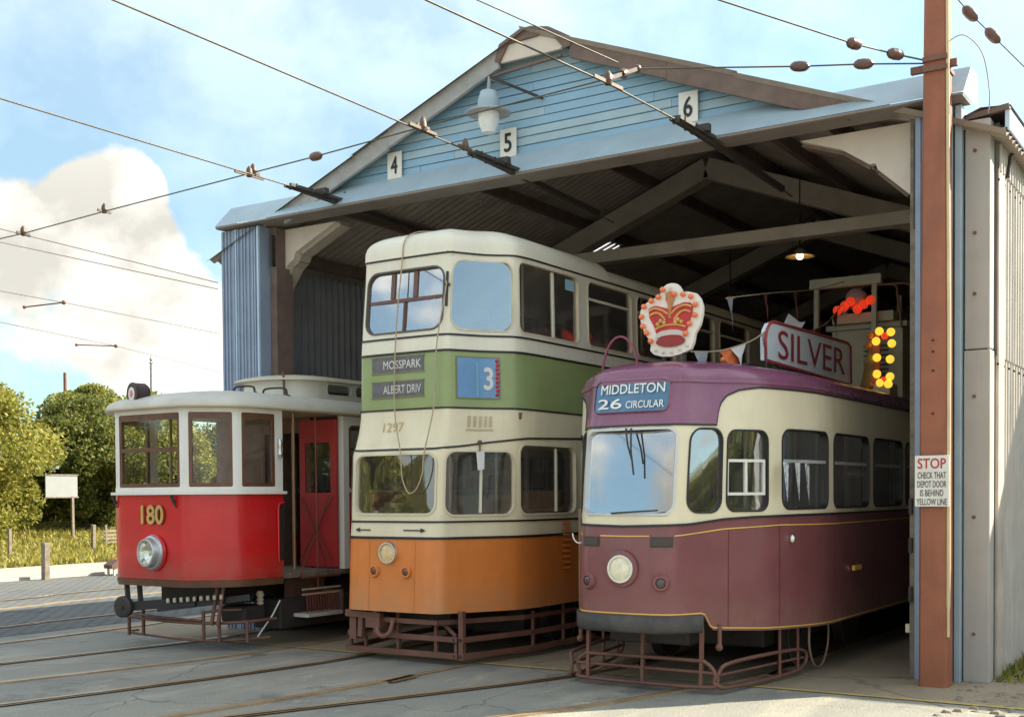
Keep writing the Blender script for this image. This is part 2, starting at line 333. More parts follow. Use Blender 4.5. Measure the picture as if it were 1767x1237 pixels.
# ------------------------------------------------------------------ palette
CREAM = mat('cream_paint', (.74, .66, .46), .38, var=.05, dirt=.16, dirtcol=(.40, .30, .18), streak=True, coat=.15)
CREAM2 = mat('ivory_paint', (.76, .72, .58), .4, var=.05, dirt=.18, dirtcol=(.42, .36, .26), streak=True, coat=.1)
ORANGE = mat('orange_paint', (.68, .205, .040), .36, var=.07, dirt=.22, dirtcol=(.34, .11, .03), streak=True, coat=.2, splash=(.5, .95, (.42, .24, .12)))
GREEN = mat('green_paint', (.27, .33, .13), .36, var=.10, vscale=1.2, dirt=.45, dirtcol=(.27, .40, .25), coat=.2)
REDP = mat('red_paint', (.58, .010, .014), .30, var=.08, dirt=.12, dirtcol=(.3, .02, .02), streak=True, coat=.3, splash=(.8, 1.15, (.34, .10, .07)))
PURPLE = mat('purple_paint', (.225, .076, .140), .28, var=.10, dirt=.1, dirtcol=(.1, .05, .06), coat=.4)
MAROON = mat('maroon_paint', (.192, .060, .063), .33, var=.10, dirt=.18, dirtcol=(.22, .10, .08), streak=True, coat=.25, splash=(.45, .9, (.26, .15, .11)))
GREYROOF = mat('grey_roof_paint', (.54, .52, .45), .6, var=.08, dirt=.35, dirtcol=(.25, .23, .19))
WHITEP = mat('white_paint', (.76, .74, .68), .45, var=.05, dirt=.2, dirtcol=(.4, .36, .3), streak=True)
BLACK = mat('black_bead', (.018, .016, .015), .45, var=.1)
IRON = mat('dark_iron', (.035, .030, .026), .6, var=.3, bump=.3)
RUST = mat('oxide_red_steel', (.17, .075, .052), .62, var=.25, dirt=.5, dirtcol=(.09, .045, .03), bump=.2)
BROWNW = mat('varnished_wood', (.125, .048, .024), .38, var=.3, vscale=9, coat=.2)
GOLD = mat('gold_paint', (.72, .46, .10), .4, var=.1)
CHROME = mat('bright_metal', (.72, .71, .68), .22, metal=.9, var=.06)
LENS = mat('lamp_lens', (.80, .76, .62), .08, var=.15, coat=1)
SEAT = mat('seat_cloth', (.19, .08, .05), .8, var=.3)
INNER = mat('cab_lining', (.20, .125, .08), .6, var=.2)
GL = glass_mat('window_glass'); GLF = glass_mat('windscreen_glass', (.72, .80, .82), .03, .42, .05); GLC = glass_mat('clear_glass', (.95, .97, .95), .02, .05, .02)
DIRTYGL = glass_mat('dusty_glass', (.74, .68, .60), .05, .12, .07)
BLUEW = mat('blue_weatherboard', (.245, .415, .545), .45, var=.08, vscale=2, dirt=.12, dirtcol=(.32, .42, .48), streak=True)
BLUEF = mat('blue_fascia', (.34, .44, .495), .42, var=.10, vscale=2.5, dirt=.3, dirtcol=(.42, .46, .46))
BLUEC = mat('blue_cladding', (.27, .335, .44), .45, var=.1, dirt=.25, dirtcol=(.22, .22, .26), streak=True)
PALEBLUE = mat('pale_blue_trim', (.45, .58, .72), .4, var=.08)
GREYB = mat('weathered_and_lit_pale_board', (.37, .37, .36), .7, var=.15, vscale=6, dirt=.45, dirtcol=(.20, .17, .15), bump=.3)  # pale tone doubles as painted light on the west barge boards
BROWNB = mat('weathered_and_shaded_brown_board', (.16, .11, .09), .7, var=.2, vscale=5, dirt=.4, dirtcol=(.22, .19, .17), bump=.3)  # brown tone doubles as painted shade on the east barge boards
BLUEW2 = mat('blue_weatherboard_faded', (.33, .46, .53), .5, var=.10, vscale=2, dirt=.25, dirtcol=(.40, .45, .47), streak=True)
SHEETG = mat('grey_corrugated_sheet', (.46, .43, .38), .55, var=.10, dirt=.3, dirtcol=(.24, .19, .14), streak=True)
ROOFS = mat('asbestos_roof_sheet', (.36, .305, .26), .85, var=.15, dirt=.3, dirtcol=(.07, .055, .045))
CONC = mat('precast_concrete', (.46, .40, .34), .85, var=.12, dirt=.35, dirtcol=(.13, .11, .09), bump=.3)
WCONC = mat('whitewashed_concrete', (.66, .58, .50), .8, var=.06, dirt=.2, dirtcol=(.4, .3, .24), bump=.2)
PANELG = mat('grey_corner_panel', (.40, .375, .34), .6, var=.08, dirt=.25, dirtcol=(.26, .22, .17), streak=True)
STEELP = mat('brown_pole_paint', (.30, .100, .048), .55, var=.12, vscale=4, dirt=.55, dirtcol=(.13, .05, .035), bump=.25, streak=True)
WIRE = mat('copper_wire', (.10, .085, .06), .5, metal=.3, var=.2)
INSUL = mat('brown_insulator', (.11, .05, .035), .3, var=.2, coat=.4)
TIMBER = mat('grey_timber', (.20, .165, .12), .8, var=.3, vscale=12, bump=.4)
SIGNW = mat('sign_white', (.74, .72, .66), .5, var=.05, dirt=.2, dirtcol=(.4, .34, .25))
SIGNBLK = mat('sign_black', (.02, .02, .022), .5, var=.05)
SIGNRED = mat('sign_red', (.50, .035, .02), .5, var=.05)
DARKTXT = mat('sign_brown_lettering', (.10, .07, .05), .5, var=.05)

# ------------------------------------------------------------------ ground, apron, path, rails
def ground_mat(name, c0, c1, c2, setts=False, fine=60.):
    M_ = bpy.data.materials.new(name); M_.use_nodes = True; t = M_.node_tree; ns = t.nodes; lk = t.links; b = ns['Principled BSDF']
    g = ns.new('ShaderNodeNewGeometry'); P_ = g.outputs['Position']
    def nz(sc, det=8, rg=.6, v=P_):
        n = ns.new('ShaderNodeTexNoise'); n.inputs['Scale'].default_value = sc; n.inputs['Detail'].default_value = det; n.inputs['Roughness'].default_value = rg; lk.new(v, n.inputs['Vector']); return n.outputs[0]
    def mixc(f, a, c):
        x = ns.new('ShaderNodeMix'); x.data_type = 'RGBA'; lk.new(f, x.inputs['Factor'])
        for s, v in (('A', a), ('B', c)):
            if isinstance(v, tuple): x.inputs[s].default_value = v+(1,)
            else: lk.new(v, x.inputs[s])
        return x.outputs['Result']
    def ramp(f, lo, hi):
        r = ns.new('ShaderNodeMapRange'); r.inputs[1].default_value = lo; r.inputs[2].default_value = hi; lk.new(f, r.inputs[0]); return r.outputs[0]
    st = ns.new('ShaderNodeMapping'); st.inputs['Scale'].default_value = (1.2, .35, 1); st.inputs['Rotation'].default_value = (0, 0, R(-8)); lk.new(P_, st.inputs[0])
    c = mixc(ramp(nz(.55, 6), .35, .65), c0, c1); c = mixc(ramp(nz(1.6, 8, .65, st.outputs[0]), .5, .74), c, c2)
    c = mixc(ramp(nz(fine, 3, .7), .42, .8), c, tuple(x*.55 for x in c0))
    c = mixc(ramp(nz(.9, 9, .7), .57, .66), c, tuple(x*.72 for x in c0)); c = mixc(ramp(nz(2.7, 9, .75, st.outputs[0]), .60, .70), c, tuple(x*1.15 for x in c2))
    vo = ns.new('ShaderNodeTexVoronoi'); vo.feature = 'DISTANCE_TO_EDGE'; vo.inputs['Scale'].default_value = .32; wp_ = ns.new('ShaderNodeVectorMath'); wp_.operation = 'MULTIPLY_ADD'; n9 = ns.new('ShaderNodeTexNoise'); n9.inputs['Scale'].default_value = 1.1; n9.inputs['Detail'].default_value = 7; lk.new(P_, n9.inputs['Vector']); lk.new(n9.outputs['Color'], wp_.inputs[0]); wp_.inputs[1].default_value = (1.1, 1.1, 0); lk.new(P_, wp_.inputs[2]); lk.new(wp_.outputs[0], vo.inputs['Vector'])
    if not setts: c = mixc(ramp(vo.outputs['Distance'], .006, .001), c, tuple(x*.62 for x in c0))      # hairline cracks
    hgt = nz(fine*.6, 4, .7)
    if setts:
        br = ns.new('ShaderNodeTexBrick'); br.inputs['Scale'].default_value = 1; br.inputs['Brick Width'].default_value = .26; br.inputs['Row Height'].default_value = .13; br.inputs['Mortar Size'].default_value = .018; br.inputs['Mortar Smooth'].default_value = .6
        wv = ns.new('ShaderNodeVectorMath'); wv.operation = 'MULTIPLY_ADD'; n3 = ns.new('ShaderNodeTexNoise'); n3.inputs['Scale'].default_value = 2; lk.new(P_, n3.inputs['Vector']); lk.new(n3.outputs['Color'], wv.inputs[0]); wv.inputs[1].default_value = (.08, .08, 0); lk.new(P_, wv.inputs[2]); lk.new(wv.outputs[0], br.inputs['Vector'])
        c = mixc(ramp(br.outputs['Fac'], .2, 1), c, tuple(x*.30 for x in c0))
        inv = ns.new('ShaderNodeMath'); inv.operation = 'MULTIPLY_ADD'; lk.new(br.outputs['Fac'], inv.inputs[0]); inv.inputs[1].default_value = -1.4; lk.new(hgt, inv.inputs[2]); hgt = inv.outputs[0]
    lk.new(c, b.inputs['Base Color']); b.inputs['Roughness'].default_value = .82; b.inputs['Specular IOR Level'].default_value = .35
    bp = ns.new('ShaderNodeBump'); bp.inputs['Strength'].default_value = .8; bp.inputs['Distance'].default_value = .014; lk.new(hgt, bp.inputs['Height']); lk.new(bp.outputs[0], b.inputs['Normal'])
    return M_
GROUND = ground_mat('yard_tarmac', (.235, .235, .205), (.33, .315, .26), (.45, .415, .32))
SETTS = ground_mat('granite_setts', (.125, .132, .128), (.165, .168, .158), (.21, .205, .185), True)
APRON = ground_mat('depot_concrete', (.33, .265, .18), (.38, .31, .215), (.26, .21, .145))
PATHM = ground_mat('gravel_path', (.36, .33, .28), (.42, .39, .33), (.28, .25, .2))
SOIL = ground_mat('grass_soil', (.19, .175, .05), (.24, .215, .06), (.15, .15, .04))
b = MB(); b.grid(lambda x, y: (x, y, 0), [-600, -120, -40, -13, 10, 60, 600], [-500, -60, 0, 20, 60, 150, 900], 0, False)
b.build('ground', GROUND, kind='structure')
b = MB(); b.grid(lambda x, y: (x, y, .004), [-22.7, -18, -13.6], [-6, 5, 15, 25, 40], 0, False); b.build('setts_paving', SETTS, kind='structure')
b = MB(); b.face([(-13.4, 10.2, .004), (2.5, 10.2, .004), (2.5, 40, .004), (-13.4, 40, .004)]); b.build('depot_floor', APRON, kind='structure')
b = MB(); b.face([(-27.2, -20, .006), (-22.75, -20, .006), (-22.75, 60, .006), (-27.2, 60, .006)]); b.build('footpath', PATHM, kind='structure')
b = MB(); b.box(-22.78, -22.62, -20, 60, -.05, .07); b.build('kerb', CONC, kind='structure')
YEL = mat('worn_yellow_line', (.50, .36, .10), .7, var=.2, dirt=.8, dirtcol=(.17, .13, .08))
b = MB(); b.face([(-12.4, 10.17, .008), (-.6, 10.17, .008), (-.6, 10.235, .008), (-12.4, 10.235, .008)]); b.build('painted_floor_line', YEL, kind='structure')

def bank(x, y):
    t = min(max((-27-x)/13, 0), 1); w = .12*math.sin(x*.9+y*.5)+.08*math.sin(y*1.3-x*.4)
    return .01+(t*t*(3-2*t)*.85+w*t)+max(0, (-40-x)*.025)
b = MB(); b.grid(lambda x, y: (x, y, bank(x, y)), frange(-27, -60, 1.2)+[-90, -160], frange(0, 70, 1.5), 0, True); b.build('grass_bank', SOIL, kind='structure')

RAILTOP = mat('worn_rail_steel', (.46, .33, .19), .36, metal=.35, var=.25, dirt=.5, dirtcol=(.16, .085, .04))
GROOVE = mat('rail_groove', (.02, .016, .012), .9, var=.2)
def catm(pts, k=8):
    out = []
    for i in range(len(pts)-1):
        p0 = pts[max(i-1, 0)]; p1 = pts[i]; p2 = pts[i+1]; p3 = pts[min(i+2, len(pts)-1)]
        for j in range(k):
            t = j/k; out.append(tuple(.5*((2*b_)+(-a+c)*t+(2*a-5*b_+4*c-d)*t*t+(-a+3*b_-3*c+d)*t**3) for a, b_, c, d in zip(p0, p1, p2, p3)))
    return out+[pts[-1]]
def rail(parent, pts, gside):
    """grooved tram rail let into the paving: head, groove and guard lip"""
    P2 = catm([(x, y) for x, y in pts], 10); b = MB()
    def off(i, d):
        a, c = P2[max(i-1, 0)], P2[min(i+1, len(P2)-1)]; tx, ty = c[0]-a[0], c[1]-a[1]; n = math.hypot(tx, ty); return (P2[i][0]+ty/n*d*gside, P2[i][1]-tx/n*d*gside)
    for (d0, d1, zz, mi) in ((-.032, .032, .016, 0), (.032, .070, .009, 1), (.070, .092, .014, 0)):
        b.add([off(i, d)+(zz,) for d in (d0, d1) for i in range(len(P2))], [(i, i+1, len(P2)+i+1, len(P2)+i) for i in range(len(P2)-1)], mi)
    b.add([off(i, -.03)+(z_,) for z_ in (-.01, .016) for i in range(len(P2))], [(i, i+1, len(P2)+i+1, len(P2)+i) for i in range(len(P2)-1)], 0)
    b.build('rail', [RAILTOP, GROOVE], parent)
def track(pts_l, pts_r):
    t = thing('tram_track', None, None, (pts_l[0][0], pts_l[0][1], 0)); t['kind'] = 'structure'
    rail(t, pts_l, 1); rail(t, pts_r, -1)
track([(-11.95, 3.0), (-11.465, 7.0), (-11.12, 9.6), (-11.10, 11), (-11.4, 14), (-11.5, 17), (-11.5, 34)], [(-11.1, 3.0), (-10.185, 6.8), (-9.72, 9), (-9.62, 11), (-9.95, 14), (-10.06, 17), (-10.06, 34)])
track([(-9.9, 3), (-9.098, 6.07), (-8.53, 9), (-8.46, 11), (-8.46, 14), (-8.46, 34)], [(-8.1, 3), (-7.5, 6.0), (-7.2, 7.58), (-7.06, 9.05), (-7.03, 11), (-7.03, 34)])
track([(-8.6, 3.0), (-6.81, 7.17), (-5.78, 9.8), (-5.56, 11.2), (-5.53, 13), (-5.53, 34)], [(-7.2, 3.2), (-5.03, 7.92), (-4.4, 9.8), (-4.13, 11.2), (-4.1, 13), (-4.1, 34)])
track([(-14.6, 2), (-14.59, 9.75), (-14.7, 12), (-14.8, 30)], [(-12.9, 2), (-12.95, 8.66), (-13.05, 10.8), (-13.3, 14), (-13.36, 30)])
track([(-18.2, 2), (-18.4, 12.3), (-18.8, 15), (-19.4, 30)], [(-16.8, 2), (-17.0, 11.4), (-17.3, 14), (-17.9, 30)])

# ------------------------------------------------------------------ the depot shed
XL, XR, XM = -11.84, -2.39, -7.07          # ends of the hood, ridge line
YF = 11.45
SL = .39
def roof_z(x, top=6.86): return top-SL*abs(x-XM)
shed = thing('tram_depot_shed', 'pale blue boarded tram depot shed with wide open front and gabled roof', 'shed', (XM, YF, 0))
SOFF = mat('weathered_soffit', (.24, .205, .18), .75, var=.12, dirt=.3, dirtcol=(.14, .11, .09))
b = MB()      # sloping hood over the doorway
b.add([(XL, 11.15, 5.31), (XR, 11.15, 5.31), (XR, YF, 5.614), (XL, YF, 5.614)], [(0, 1, 2, 3)])
b.add([(XL, 11.15, 5.31), (XL, YF, 5.614), (XL, YF+.3, 5.614), (XL, YF+.3, 5.31)], [(0, 1, 2, 3)]); b.add([(XR, 11.15, 5.31), (XR, YF, 5.614), (XR, YF+.3, 5.614), (XR, YF+.3, 5.31)], [(0, 1, 2, 3)])
b.add([(XL, YF, 5.614), (XR, YF, 5.614), (XR, YF+.3, 5.614), (XL, YF+.3, 5.614)], [(0, 1, 2, 3)])
b.build('door_hood', BLUEF, shed)
b = MB(); b.box(XL+.01, XR-.01, 11.17, 11.50, 5.280, 5.306); b.build('hood_soffit', SOFF, shed)
b = MB(); b.box(XL+.02, XR-.02, 11.151, 11.165, 5.285, 5.305); b.build('hood_edge_bead', SOFF, shed)
# weatherboards of the gable, one object per board
zb = 5.60; k = 0
while zb < 6.62:
    h = .098; hw_ = (6.80-zb-h*.5)/SL
    if hw_ < .15: break
    hw0, hw1 = (6.86-.03-zb)/SL, (6.86-.03-(zb+h-.008))/SL
    cutz = 6.60
    yb, yt = YF+.012, YF+.021; xj = XM+random.Random(k*7+1).uniform(-.75, .75)*hw1
    for (p0_, p1_, q0_, q1_) in ((XM-hw0, xj-.002, XM-hw1, xj-.002), (xj+.002, XM+hw0, xj+.002, XM+hw1)):
        b = MB(); dz_ = random.Random(k*13+int(p0_*10)).uniform(-.003, .003)
        b.add([(p0_, yb+dz_, zb), (p1_, yb+dz_, zb), (q1_, yt+dz_, zb+h-.008), (q0_, yt+dz_, zb+h-.008), (p0_, yb+.05, zb), (p1_, yb+.05, zb), (q1_, yt+.03, zb+h-.008), (q0_, yt+.03, zb+h-.008)],
          [(0, 1, 2, 3), (0, 4, 5, 1), (3, 2, 6, 7), (0, 3, 7, 4), (1, 5, 6, 2), (4, 7, 6, 5)])
        b.build('weatherboard', BLUEW if random.Random(k*3+int(p0_*7)).random() < .75 else BLUEW2, shed)
    zb += h; k += 1
b = MB(); b.add([(XM-3.2, YF+.075, 5.6), (XM+3.2, YF+.075, 5.6), (XM+.1, YF+.075, 6.80), (XM-.1, YF+.075, 6.80)], [(0, 1, 2, 3)]); b.build('gable_backing', BROWNB, shed)
# barge boards: west light and east shade put into the colour as pale and brown, in two lapped lengths each
def barge(x0, x1, top, hh, yb_, m_, nm, th=.05):
    b = MB(); z0, z1 = top-SL*abs(x0-XM), top-SL*abs(x1-XM)
    b.add([(x0, yb_, z0-hh), (x1, yb_, z1-hh), (x1, yb_, z1), (x0, yb_, z0), (x0, yb_+th, z0-hh), (x1, yb_+th, z1-hh), (x1, yb_+th, z1), (x0, yb_+th, z0)], [(0, 1, 2, 3), (4, 7, 6, 5), (0, 4, 5, 1), (2, 6, 7, 3), (0, 3, 7, 4), (1, 5, 6, 2)])
    b.build(nm, m_, shed, .006)
WESTB = [(-10.72, -9.02, 6.875), (-9.02, -7.85, 6.895), (-7.85, -7.42, 6.90)]
for x0, x1, tp in WESTB: barge(x0, x1, tp, .215, 11.28, GREYB, 'barge_board')
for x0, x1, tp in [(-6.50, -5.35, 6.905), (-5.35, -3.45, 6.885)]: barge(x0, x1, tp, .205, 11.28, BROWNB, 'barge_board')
b = MB(); b.prism([(-7.40, 6.60), (-6.62, 6.60), (-6.52, 6.70), (-6.72, 6.80), (-7.30, 6.78), (-7.46, 6.70)], lambda x, y, d: (x, d, y), 11.29, 11.33); b.build('apex_board', WCONC, shed, .004)
b = MB(); b.prism([(-7.46, 6.62), (-7.40, 6.60), (-7.28, 6.785), (-6.74, 6.80), (-6.56, 6.585), (-6.48, 6.60), (-6.48, 6.70), (-6.75, 6.86), (-6.98, 6.915), (-7.12, 6.915), (-7.40, 6.80)], lambda x, y, d: (x, d, y), 11.26, 11.285); b.build('apex_cap', BROWNB, shed, .004)
b = MB(); b.bar((-7.72, 11.32, 6.48), (-6.62, 11.32, 6.54), .03, .03); b.build('collar_rail', BROWNB, shed)
# roof sheets (corrugated), each length an object
def corr(p, u, v, n_pitch, amp, pitch, mi=0, b=None, seg=6):
    """corrugated sheet: p corner, u unit vector across the corrugations, v along them"""
    p, u, v = Vector(p), Vector(u), Vector(v); w = u.cross(v).normalized(); K = n_pitch*seg
    b = b or MB(); pts = [p+u*(pitch*i/seg)+w*(amp*math.cos(2*math.pi*i/seg)) for i in range(K+1)]
    b.add(pts+[q+v for q in pts], [(i, i+1, K+2+i, K+1+i) for i in range(K)], mi, True); return b
for sgn in (-1, 1):
    xe = XM+sgn*5.02; ze = roof_z(xe); dv = Vector((XM-xe, 0, roof_z(XM)-ze))
    for half in (0, 1):
        cuts = [(k, k+14) for k in range(0, 154, 14)]
        if sgn == -1: cuts = [(0, 14), (14, 28), (28, 41), (47, 61)]+[(k, k+14) for k in range(61, 154, 14)]     # gap for the rooflight
        for (k0, k1) in cuts:
            corr((xe+dv.x*half*.5, 11.22+k0*.146, ze+dv.z*half*.5+(.012 if half == 0 else .03)), (0, 1, 0), dv*.51, k1-k0, .022, .146).build('roof_sheet', ROOFS, shed)
for xa, xb in ((-9.44, XM), (XM-5.02, -9.77)):
    corr((xa, 11.22+41*.146, roof_z(xa)+.02), (0, 1, 0), (xb-xa, 0, roof_z(xb)-roof_z(xa)), 6, .022, .146).build('roof_sheet', ROOFS, shed)
b = MB(); b.tube([(XM, 11.34, 6.84), (XM, 33.6, 6.84)], .07, 10); b.build('ridge_cap', ROOFS, shed)
# portal frames
for fi, fy in enumerate((11.85, 16.35, 21.1, 25.9, 30.4)):
    for sgn in (-1, 1):
        if sgn == -1 or not fi: b = MB()
        xo = XM+sgn*4.72; b.box(xo-.16, xo+.16, fy-.14, fy+.14, 0, 4.75)
        a = (xo-sgn*.05, fy, roof_z(xo)-.32); c = (XM, fy, roof_z(XM)-.36); fi and b.bar(a, c, .26, .30)
        m1 = Vector(a)*.72+Vector(c)*.28
        if fi: b.prism([(xo+sgn*-.14, 3.95), (xo-sgn*.16, 4.75), (m1.x, m1.z-.12), (m1.x-sgn*.25, m1.z-.25), (xo-sgn*.75, 4.55)], lambda x, y, d: (x, d, y), fy-.12, fy+.12)
        if sgn == 1 or not fi: b.build('portal_frame' if fi else 'portal_column', CONC, shed, .01)
for sgn in (-1, 1):          # whitewashed haunch plates of the front frame
    if sgn < 0: pl = [(-11.42, 5.255), (-11.42, 4.32), (-11.30, 4.38), (-10.98, 4.80), (-10.88, 4.86), (-10.84, 4.95), (-10.68, 5.02), (-10.15, 5.255)]
    else: pl = [(-2.80, 5.255), (-2.80, 4.44), (-3.0, 4.60), (-3.28, 4.86), (-3.30, 4.92), (-3.36, 4.92), (-3.62, 5.10), (-4.05, 5.255)]
    b = MB(); b.prism(pl, lambda x, y, d: (x, d, y), 11.62, 11.70); b.build('haunch_plate', WCONC, shed, .006)
    rim = pl[1:]
    b = MB()
    for (p, q) in zip(rim[1:], rim[2:]): b.bar((p[0], 11.80, p[1]), (q[0], 11.80, q[1]), .20, .07)
    b.build('haunch_flange', CONC if sgn < 0 else BROWNB, shed)
# purlins, cross tie, eaves beams
for sgn in (-1, 1):
    for t in (.10, .34, .58, .82):
        x = XM+sgn*4.9*(1-t); zz = roof_z(x)-.09; b = MB(); b.box(x-.04, x+.04, 11.5, 33, zz-.09, zz+.06); b.build('purlin', BROWNB, shed)
b = MB(); b.box(-11.5, -2.7, 14.4, 14.6, 4.92, 5.08); b.build('tie_beam', CONC, shed, .01)
# rooflights: a ribbed clear sheet on the west slope
def slope_pt(x, y, d=0.): return (x, y, roof_z(x)+d)
RL = bpy.data.materials.new('rooflight_glass'); RL.use_nodes = True; _n = RL.node_tree.nodes; _l = RL.node_tree.links; _n.remove(_n['Principled BSDF'])
_t = _n.new('ShaderNodeBsdfTranslucent'); _t.inputs[0].default_value = (.9, .88, .78, 1); _r = _n.new('ShaderNodeBsdfTransparent'); _r.inputs[0].default_value = (.8, .8, .76, 1); _m = _n.new('ShaderNodeMixShader'); _m.inputs[0].default_value = .5
_l.new(_r.outputs[0], _m.inputs[1]); _l.new(_t.outputs[0], _m.inputs[2]); _l.new(_m.outputs[0], _n['Material Output'].inputs[0])
b = MB(); b.add([slope_pt(-9.8, 17.18, .05), slope_pt(-9.40, 17.18, .05), slope_pt(-9.40, 18.10, .05), slope_pt(-9.8, 18.10, .05)], [(0, 1, 2, 3)]); rlo = b.build('rooflight', RL, shed)
for i in range(6):
    yy = 17.25+i*.16; b = MB(); b.bar(slope_pt(-9.8, yy, 0), slope_pt(-9.40, yy, 0), .045, .03); b.build('glazing_bar', BROWNB, rlo)
# side walls: three lapped courses of corrugated sheets
def side_wall(x, out, m_, y0=11.62, ncol=27):
    rows = [(0.02, 3.06, 0), (3.0, 4.76, .014), (4.7, 5.12, .028)]
    for (za, zb_, lap) in rows:
        proto = corr((0, 0, 0), (0, 1, 0), (0, 0, zb_-za), 6, .034, .1333, seg=10); me = None
        for j in range(ncol):
            if me is None: o = proto.build('wall_sheet', m_, shed); me = o.data
            else: o = bpy.data.objects.new('wall_sheet', me); COL.objects.link(o); o.parent = shed
            o.location = Vector((x+out*lap, y0+j*.8, za)) if j else Vector((x+out*lap, y0, za))
            if j == 0: me.transform(Matrix.Translation(Vector(shed.location)))
            o.location -= Vector(shed.location)
side_wall(-2.235, 1, SHEETG); side_wall(-11.88, -1, mat('slate_grey_sheet', (.27, .28, .31), .6, var=.12, dirt=.3, dirtcol=(.15, .12, .10), streak=True))
b = MB(); b.box(-11.84, -2.28, 33.2, 33.4, 0, 5.0); b.add([(-11.84, 33.25, 5), (-2.28, 33.25, 5), (XM, 33.25, 6.85)], [(0, 1, 2)]); b.build('end_wall', BROWNB, shed)
# eaves trim and gutter of the east wall
b = MB(); b.box(-2.26, -2.08, 11.47, 33, 5.0, 5.02); b.box(-2.10, -2.06, 11.47, 33, 5.0, 5.18); b.build('gutter', PALEBLUE, shed)
b = MB(); b.bar((-2.55, 11.5, 5.15), (-2.06, 11.47, 5.20), .06, .05); b.add([(-2.56, 11.44, 5.13), (-2.30, 11.42, 5.22), (-2.05, 11.45, 5.21), (-2.05, 33, 5.21), (-2.3, 33, 5.30), (-2.56, 33, 5.4)], [(0, 1, 4, 5), (1, 2, 3, 4)]); b.build('eaves_flashing', BROWNB, shed)
b = MB(); b.tube([(-2.11, 12.1, 5.05), (-2.12, 12.1, 4.98), (-2.16, 12.04, 4.9), (-2.17, 12.0, 4.7)], .018, 8); b.build('gutter_outlet', IRON, shed)
b = MB()
for zz in (4.62, 2.93):
    for j in range(26): b.sphere((-2.195, 11.70+j*.2667, zz), .013, 6)
b.build('sheet_bolts', IRON, shed, kind='stuff')
# corner pier, east
b = MB(); b.box(-2.44, -2.21, 11.42, 11.62, 0, 3.04); b.build('corner_panel', PANELG, shed, .012)
b = MB(); b.box(-2.435, -2.215, 11.425, 11.62, 3.05, 5.12); b.build('corner_panel', PANELG, shed, .012)
for zz in (.45, 1.52, 2.62, 3.55, 4.10, 4.84):
    b = MB(); b.lathe([(.016, 0), (.016, -.012), (.001, -.016)], (-2.345, 11.42, zz), (0, 1, 0), 8); b.build('bolt_head', RUST, shed)
b = MB(); b.box(-2.51, -2.45, 11.36, 11.6, 0, 5.26); b.build('door_guide', BLUEF, shed, .008)
b = MB(); b.box(-2.60, -2.52, 11.40, 11.6, 0, 5.26); b.build('door_guide', BROWNB, shed, .006)
b = MB(); b.box(-2.555, -2.53, 11.37, 11.40, 0, 5.26); b.build('door_guide', PALEBLUE, shed, .004)
# folded blue door leaves / cladding, with raised ribs
def clad(x0, x1, y, z0, z1, ribs, nm):
    b = MB(); b.box(x0, x1, y, y+.3, z0, z1)
    for r_ in ribs: b.box(r_-.012, r_+.012, y-.02, y+.002, z0, z1)
    b.build(nm, BLUEC, shed)
clad(-11.84, -11.14, 11.27, 0, 5.26, [-11.80, -11.74, -11.68, -11.60, -11.52, -11.45, -11.40, -11.33, -11.26, -11.22], 'blue_door_leaf')
b = MB(); b.box(-11.565, -11.545, 11.24, 11.27, 0, 5.26); b.build('door_edge_strip', PALEBLUE, shed)
b = MB(); b.box(-11.17, -11.14, 11.24, 11.27, 0, 5.26); b.build('door_edge_strip', PALEBLUE, shed)
b = MB(); b.box(-11.13, -11.02, 11.45, 11.75, 0, 5.26); b.build('door_jamb', BROWNB, shed)
clad(-2.86, -2.62, 11.36, 0, 5.26, [-2.82, -2.77, -2.72, -2.68], 'blue_door_leaf')
b = MB(); b.box(-2.655, -2.625, 11.33, 11.36, 0, 5.26); b.build('door_edge_strip', PALEBLUE, shed)
b = MB(); b.box(-2.93, -2.87, 11.45, 11.75, 0, 5.26); b.build('door_jamb', TIMBER, shed, .006)
b = MB(); b.box(-2.88, -2.865, 11.38, 11.44, 4.2, 5.15); b.build('hinge_bar', IRON, shed)
b = MB(); b.box(-11.06, -11.03, 11.38, 11.44, 4.75, 5.15); b.build('hinge_bar', IRON, shed)
for zz in (1.55, 1.18, .72):
    b = MB(); b.box(-2.93, -2.90, 11.41, 11.45, zz, zz+.14); b.build('door_hinge', IRON, shed)
b = MB(); b.box(-2.98, -2.93, 11.5, 11.56, .42, .50); b.build('door_catch', mat('pale_catch', (.6, .6, .42), .5), shed)
# low annex west of the shed
an = thing('lean_to_annex', 'narrow grey blue lean-to with small capped roof against the shed side', 'annex', (-12.6, 14, 0))
b = MB(); b.box(-13.0, -11.95, 13.6, 20, 0, 3.78); b.build('wall', BLUEC, an)
b = MB(); b.add([(-13.2, 13.45, 3.76), (-11.95, 13.45, 4.1), (-11.95, 20.2, 4.1), (-13.2, 20.2, 3.76), (-13.2, 13.45, 3.70), (-11.95, 13.45, 4.04), (-11.95, 20.2, 4.04), (-13.2, 20.2, 3.7)], [(0, 1, 2, 3), (4, 7, 6, 5), (0, 4, 5, 1), (1, 5, 6, 2), (2, 6, 7, 3), (3, 7, 4, 0)]); b.build('roof', GREYB, an)
# the next depot shed to the east, out of frame: its straight front eave shades the lower side wall and the threshold
nb = thing('neighbouring_shed', 'grey corrugated shed standing east of the blue depot', 'shed', (6, 18, 0))
bb = corr((-.7, 16.62, 0), (1, 0, 0), (0, 0, 6.0), 150, .02, .0853); bb.build('front_wall', SHEETG, nb)
b = MB(); b.box(-.7, 12.1, 16.7, 30, 0, 5.98); b.build('wall', SHEETG, nb)
b = MB(); b.box(-.8, 12.2, 16.55, 30.2, 5.98, 6.06); b.build('roof', ROOFS, nb)

